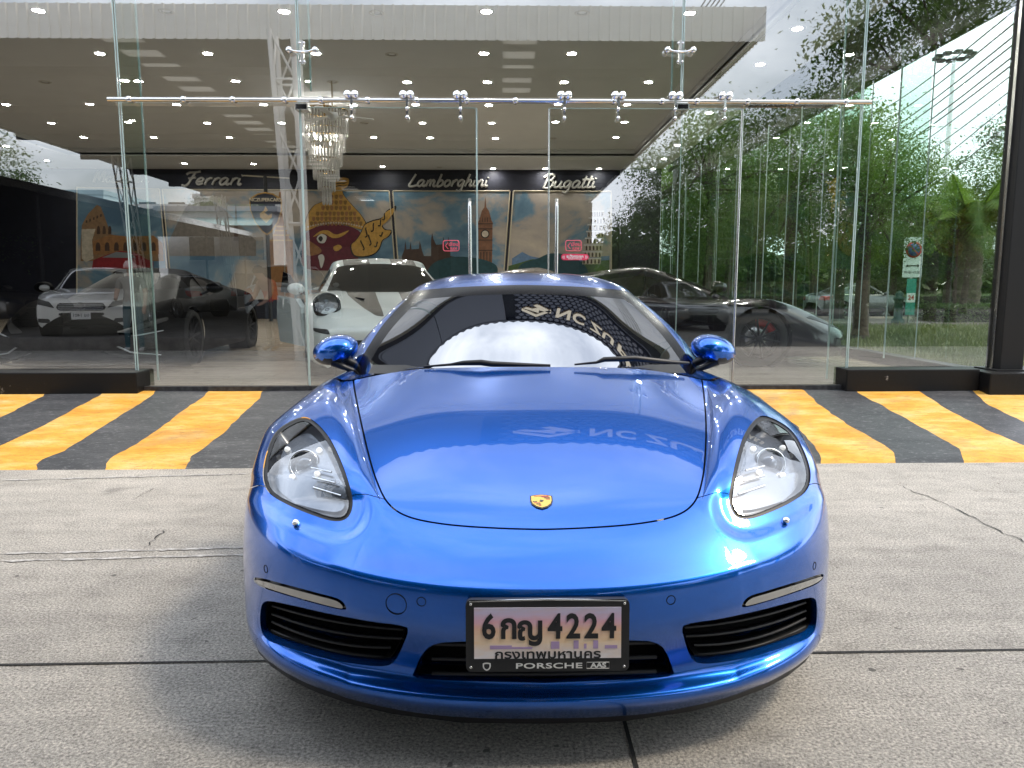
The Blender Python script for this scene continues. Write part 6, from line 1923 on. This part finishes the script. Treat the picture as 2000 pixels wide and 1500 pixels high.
# leaning lattice posts
def lattice(x, y, z1, lean, w, label, group, r=.03, mat='galv'):
    t = empty('lattice_post', (x, y, 0), 0, label, 'truss post', group)
    C = []
    for (sx, sy) in ((-1,-1),(1,-1),(1,1),(-1,1)):
        a = Vector((sx * w * .55, sy * w * .55, 0)); b = Vector((lean + sx * w, sy * w, z1)); C.append((a, b))
        MB().tube([a, b], r, 8).build('chord', M[mat], t)
    n = max(4, int(z1 / .75))
    for k in range(n):
        u0, u1 = k / n, (k + 1) / n
        for q in range(4):
            a, b = C[q], C[(q + 1) % 4]
            p, s_ = a[0].lerp(a[1], u0), b[0].lerp(b[1], u1)
            if k % 2: p, s_ = b[0].lerp(b[1], u0), a[0].lerp(a[1], u1)
            MB().tube([p, s_], r * .45, 5).build('lacing', M[mat], t)
            if k % 3 == 0 and k: MB().tube([a[0].lerp(a[1], u0), b[0].lerp(b[1], u0)], r * .5, 5).build('lacing', M[mat], t)
    MB().box((-w * .8, -w * .8, .0), (w * .8, w * .8, .02)).build('foot_plate', M[mat], t)
p = at(600, 690, 13.0)
lattice(p.x, 1.12, 5.38, -.16, .19, 'pale leaning lattice post holding the canopy front', 'leaning lattice posts of the yard canopy', .045)
lattice(-11.6, -10.6, 5.38, -.5, .2, 'leaning lattice post behind the cream white saloon', 'leaning lattice posts of the yard canopy')
lattice(-12.2, -20.5, 5.38, -.5, .2, 'far leaning lattice post in front of the white house', 'leaning lattice posts of the yard canopy')
# low dark lean-to beyond the left edge
lt = empty('lean_to', (-16, -10.5, 0), 0, 'low dark lean-to roof at the left edge of the yard', 'lean-to')
MB().box((-8, -14.5, 3.85), (3.3, 14.5, 3.95)).build('roof_sheet', M['under'], lt); MB().box((3.3, -14.5, 3.83), (3.36, 14.5, 4.05)).build('gutter', M['steel'], lt)
MB().box((-8, -14.5, 0), (-7.8, 14.5, 3.85)).build('rear_wall', M['navy'], lt); MB().box((-7.8, -14.5, 0), (-1.6, -14.3, 3.85)).build('end_wall', M['navy'], lt)
for yy in (-14, -9, -3, 3, 8.6, 14): MB().tube([(3.0, yy, 0), (3.0, yy, 3.85)], .05, 8).build('post', M['dark_steel'], lt)
# white house and row of buildings behind
hs = empty('white_house', (-15.2, -30, 0), 0, 'white two-storey house with pale green awning, mirrored in the left panes', 'house')
ww = pbr('house render', (.72,.71,.68), .8); dk = pbr('house window', (.03,.035,.04), .15)
MB().box((-2.4, -4, 0), (3.2, 4, 5.2)).build('wall', ww, hs)
MB().box((-2.8, -4.4, 5.2), (3.6, 4.4, 5.45)).build('roof', pbr('house roof', (.3,.3,.3), .7), hs)
MB().add([(-1.6, 4.02, 4.9), (3.3, 4.02, 4.9), (3.5, 5.3, 4.4), (-1.6, 5.3, 4.4)], [(0,1,2,3)]).build('awning', pbr('pale green awning', (.42,.58,.55), .7), hs)
for (x0, z0) in ((-1.2,2.7),(1.4,2.7),(.8,.8)):
    w_ = MB().box((x0, 3.99, z0), (x0 + 1.3, 4.02, z0 + 1.2)).build('window', dk, hs); MB().box((x0 - .06, 4.0, z0 - .08), (x0 + 1.36, 4.08, z0 - .01)).build('sill', ww, w_)
def block(x, y, w, d, h, c, label, nfl):
    b = empty('row_building', (x, y, 0), 0, label, 'building', 'row of shop-houses behind the yard')
    MB().box((-w/2, -d/2, 0), (w/2, d/2, h)).build('wall', pbr('row wall', c, .8), b)
    MB().box((-w/2 - .1, -d/2 - .1, h), (w/2 + .1, d/2 + .1, h + .4)).build('parapet', pbr('row parapet', tuple(v*.9 for v in c), .8), b)
    for f in range(nfl):
        for k in range(int(w / 2.6)):
            xx = -w/2 + 1.3 + 2.6 * k
            o_ = MB().box((xx - .75, d/2 - .02, 1.2 + 3.1 * f), (xx + .75, d/2 + .03, 2.7 + 3.1 * f)).build('window', dk, b)
            MB().box((xx - .85, d/2 + .001, 1.05 + 3.1 * f), (xx + .85, d/2 + .16, 1.18 + 3.1 * f)).build('sill', ww, o_)
rr = random.Random(2)
cols = [(.72,.60,.38),(.75,.70,.60),(.45,.60,.62),(.74,.72,.68),(.66,.64,.58),(.75,.68,.52)]
labs = ['warm yellow','cream','pale turquoise','white','grey-white','pale sand']
for k in range(5): block(-56 + 8.1 * k, -58 - rr.uniform(0, 2), 7.9, 9, 8.4 + rr.uniform(-1, 2.0), cols[k], f'{labs[k]} shop-house in the row behind the yard', 3)
for (x, y, h, rx, sd, kd, lab) in ((-26,-22,9.5,4.2,1,'leaf2','dark tree behind the lean-to, mirrored at the far left'),(-19,-40,8,3.6,5,'leaf2','tree in front of the shop-houses'),(9.5,-5.5,6.6,2.4,3,'leaf','feathery tree right of the canopy, mirrored in the glass'),(13,1.0,6.6,2.6,4,'leaf2','leafy tree by the yard entrance on the right'),(14,-9,9.5,3.8,7,'leaf2','tall tree at the right rear of the yard'),(7.4,-13,8.0,3.0,2,'leaf','tree at the right rear corner of the canopy'),(11.6,-6.0,11.0,3.2,9,'leaf2','tall dense tree right of the canopy, mirrored at upper right'),(16.5,-2.5,11.0,3.6,8,'leaf2','tall dense tree at the yard entrance, mirrored beside the corner column'),(12,-22,10,4.4,6,'leaf2','big dark tree far behind the yard')):
    tree(x, y, h, rx, sd, kd, lab, 'trees round the yard')
for k in range(5):
    MB().tube([(5.4 + .35 * k, 16 - 3*k, 9.6 + .3 * k), (5.6 + .35 * k, -8, 9.0 + .3 * k), (6.2 + .3 * k, -40, 10)], .02, 5).build('overhead_cable', M['cable'], label=f'overhead cable along the right side of the yard, {ORD[k]} from the canopy', cat='cable', group='overhead cables beside the yard')
MB().box((-60, -66, 0), (40, -65.8, 4)).build('boundary_wall', pbr('boundary wall', (.4,.38,.35), .9), label='pale boundary wall at the back of the yard', cat='wall')

wk = empty('dark_backdrop', (-2.6, -22.6, 0), 0, 'added dark backdrop closing the back of the yard canopy', 'wall')  # unseen backdrop added to keep bright building reflections off the mural
MB().box((-7.4, 0, 0), (7.0, .2, 5.3)).build('backdrop_panel', M['under'], wk)
for k in range(4): MB().box((-6.6 + 3.4*k, .2, 0), (-3.8 + 3.4*k, .25, 3.2)).build('backdrop_shutter', pbr('shutter', (.05,.052,.056), .6), wk)
for k in range(9):
    tree(7.0 + 3.1 * k, -17 - (k % 3) * 2.5, 5.6 + (k * 37 % 10) * .25, 2.5, k + 1, ('leaf2', 'leaf', 'leaf2')[k % 3], f'tree in the row behind the yard on the right, {ORD[k]} from the canopy', 'trees round the yard', crown_h=2.6)
# ---------------------------------------------------------------- people
def person(loc, rz, joints, zones, label, hair):
    """joints: name -> (pos, radius, parent); one skinned body, colours by zone"""
    root = empty('person', loc, rz, label, 'person')
    names = list(joints); idx = {k: i for i, k in enumerate(names)}
    me = bpy.data.meshes.new('body')
    me.from_pydata([joints[k][0] for k in names], [(idx[joints[k][2]], idx[k]) for k in names if joints[k][2]], [])
    o = bpy.data.objects.new('body', me); col.objects.link(o)
    mo = o.modifiers.new('skin', 'SKIN'); mo.use_smooth_shade = True
    for k in names:
        r = joints[k][1]; me.skin_vertices[0].data[idx[k]].radius = r if isinstance(r, tuple) else (r, r)
    me.skin_vertices[0].data[idx['pelvis']].use_root = True
    s = o.modifiers.new('smooth', 'SUBSURF'); s.levels = 2; s.render_levels = 2
    bpy.context.view_layer.update()
    nm = bpy.data.meshes.new_from_object(o.evaluated_get(bpy.context.evaluated_depsgraph_get()))
    bpy.data.objects.remove(o)
    mats = []
    for _, m_ in zones: mats.append(m_)
    nm.materials.clear()
    for m_ in mats: nm.materials.append(m_)
    for p in nm.polygons:
        for i, (test, _) in enumerate(zones):
            if test(p.center): p.material_index = i; break
        p.use_smooth = True
    link('body', nm, None, root)
    hd = Vector(joints['head'][0])
    MB().lathe([(.0005, .155), (.06, .14), (.098, .09), (.108, .03), (.104, .0)], Matrix.Translation(hd), 18).build('cap' if hair == 'cap' else 'hair', M['p_line'] if hair != 'cap' else pbr('pale cap', (.5,.5,.48), .8), root)
    if hair == 'cap': MB().prism([(-.07,.06),(.07,.06),(.06,.17),(0,.20),(-.06,.17)], .02, .032, Matrix.Translation(hd)).build('cap_peak', pbr('cap peak', (.45,.45,.43), .8), root)
    return root
skin = pbr('skin', (.32,.18,.12), .6)
J = dict(pelvis=((0,0,.95),(.15,.11),None), waist=((0,0,1.12),(.145,.10),'pelvis'), chest=((0,0,1.32),(.17,.11),'waist'), neck=((0,.01,1.47),.055,'chest'), head=((0,.02,1.60),(.075,.09),'neck'), crown=((0,.02,1.69),(.065,.08),'head'), nose=((0,.11,1.59),.018,'head'),
  sl=((.20,0,1.40),.062,'chest'), el=((.25,.0,1.14),.046,'sl'), wl=((.25,.10,.90),.034,'el'), hl=((.25,.14,.82),.035,'wl'), f1=((.26,.17,.74),.012,'hl'), f2=((.235,.18,.75),.012,'hl'), t1=((.22,.18,.80),.013,'hl'),
  sr=((-.20,0,1.40),.062,'chest'), er=((-.26,.02,1.14),.046,'sr'), wr=((-.24,.16,1.02),.034,'er'), hr=((-.21,.22,1.04),.035,'wr'), g1=((-.18,.28,1.06),.012,'hr'), g2=((-.20,.29,1.04),.012,'hr'), u1=((-.17,.24,1.09),.013,'hr'),
  tl=((.10,0,.86),.09,'pelvis'), kl=((.12,.02,.48),.062,'tl'), al=((.13,-.01,.10),.045,'kl'), fl=((.14,.15,.04),.042,'al'),
  tr=((-.10,0,.86),.09,'pelvis'), kr=((-.12,.02,.48),.062,'tr'), ar=((-.13,-.01,.10),.045,'kr'), fr=((-.14,.15,.04),.042,'ar'))
zone = lambda shirt, jeans, shoe: [(lambda c: c.z < .11, shoe), (lambda c: c.z < .98 and abs(c.x) < .205 , jeans), (lambda c: c.z > 1.46, skin), (lambda c: abs(c.x) > .19 and c.z < 1.22 or c.y > .13, skin), (lambda c: True, shirt)]
person((-7.0, -.3, 0), R(-8), J, zone(pbr('charcoal polo', (.035,.035,.038), .9), pbr('teal jeans', (.05,.11,.13), .9), pbr('pale shoe', (.5,.5,.48), .7)), 'person in charcoal polo shirt, cap and teal jeans standing in the yard', 'cap')
J2 = dict(J); J2.update(chest=((0,.10,1.28),(.18,.12),'waist'), neck=((0,.20,1.41),.055,'chest'), head=((0,.27,1.51),(.075,.09),'neck'), crown=((0,.29,1.60),(.065,.08),'head'), nose=((0,.37,1.50),.018,'head'), sl=((.21,.12,1.34),.07,'chest'), sr=((-.21,.12,1.34),.07,'chest'),
   el=((.25,.20,1.10),.05,'sl'), wl=((.22,.34,.94),.034,'el'), hl=((.20,.40,.92),.035,'wl'), f1=((.18,.46,.90),.012,'hl'), f2=((.20,.47,.91),.012,'hl'), t1=((.16,.42,.94),.013,'hl'), er=((-.25,.2,1.10),.05,'sr'), wr=((-.22,.34,.94),.034,'er'), hr=((-.20,.40,.92),.035,'wr'), g1=((-.18,.46,.90),.012,'hr'), g2=((-.20,.47,.91),.012,'hr'), u1=((-.16,.42,.94),.013,'hr'))
person((-4.45, -.6, 0), R(40), J2, zone(pbr('red jacket', (.45,.02,.025), .8), pbr('dark trousers', (.03,.04,.045), .9), pbr('tan shoe', (.25,.16,.08), .7)), 'person in red jacket bending beside the lattice post', 'hair')
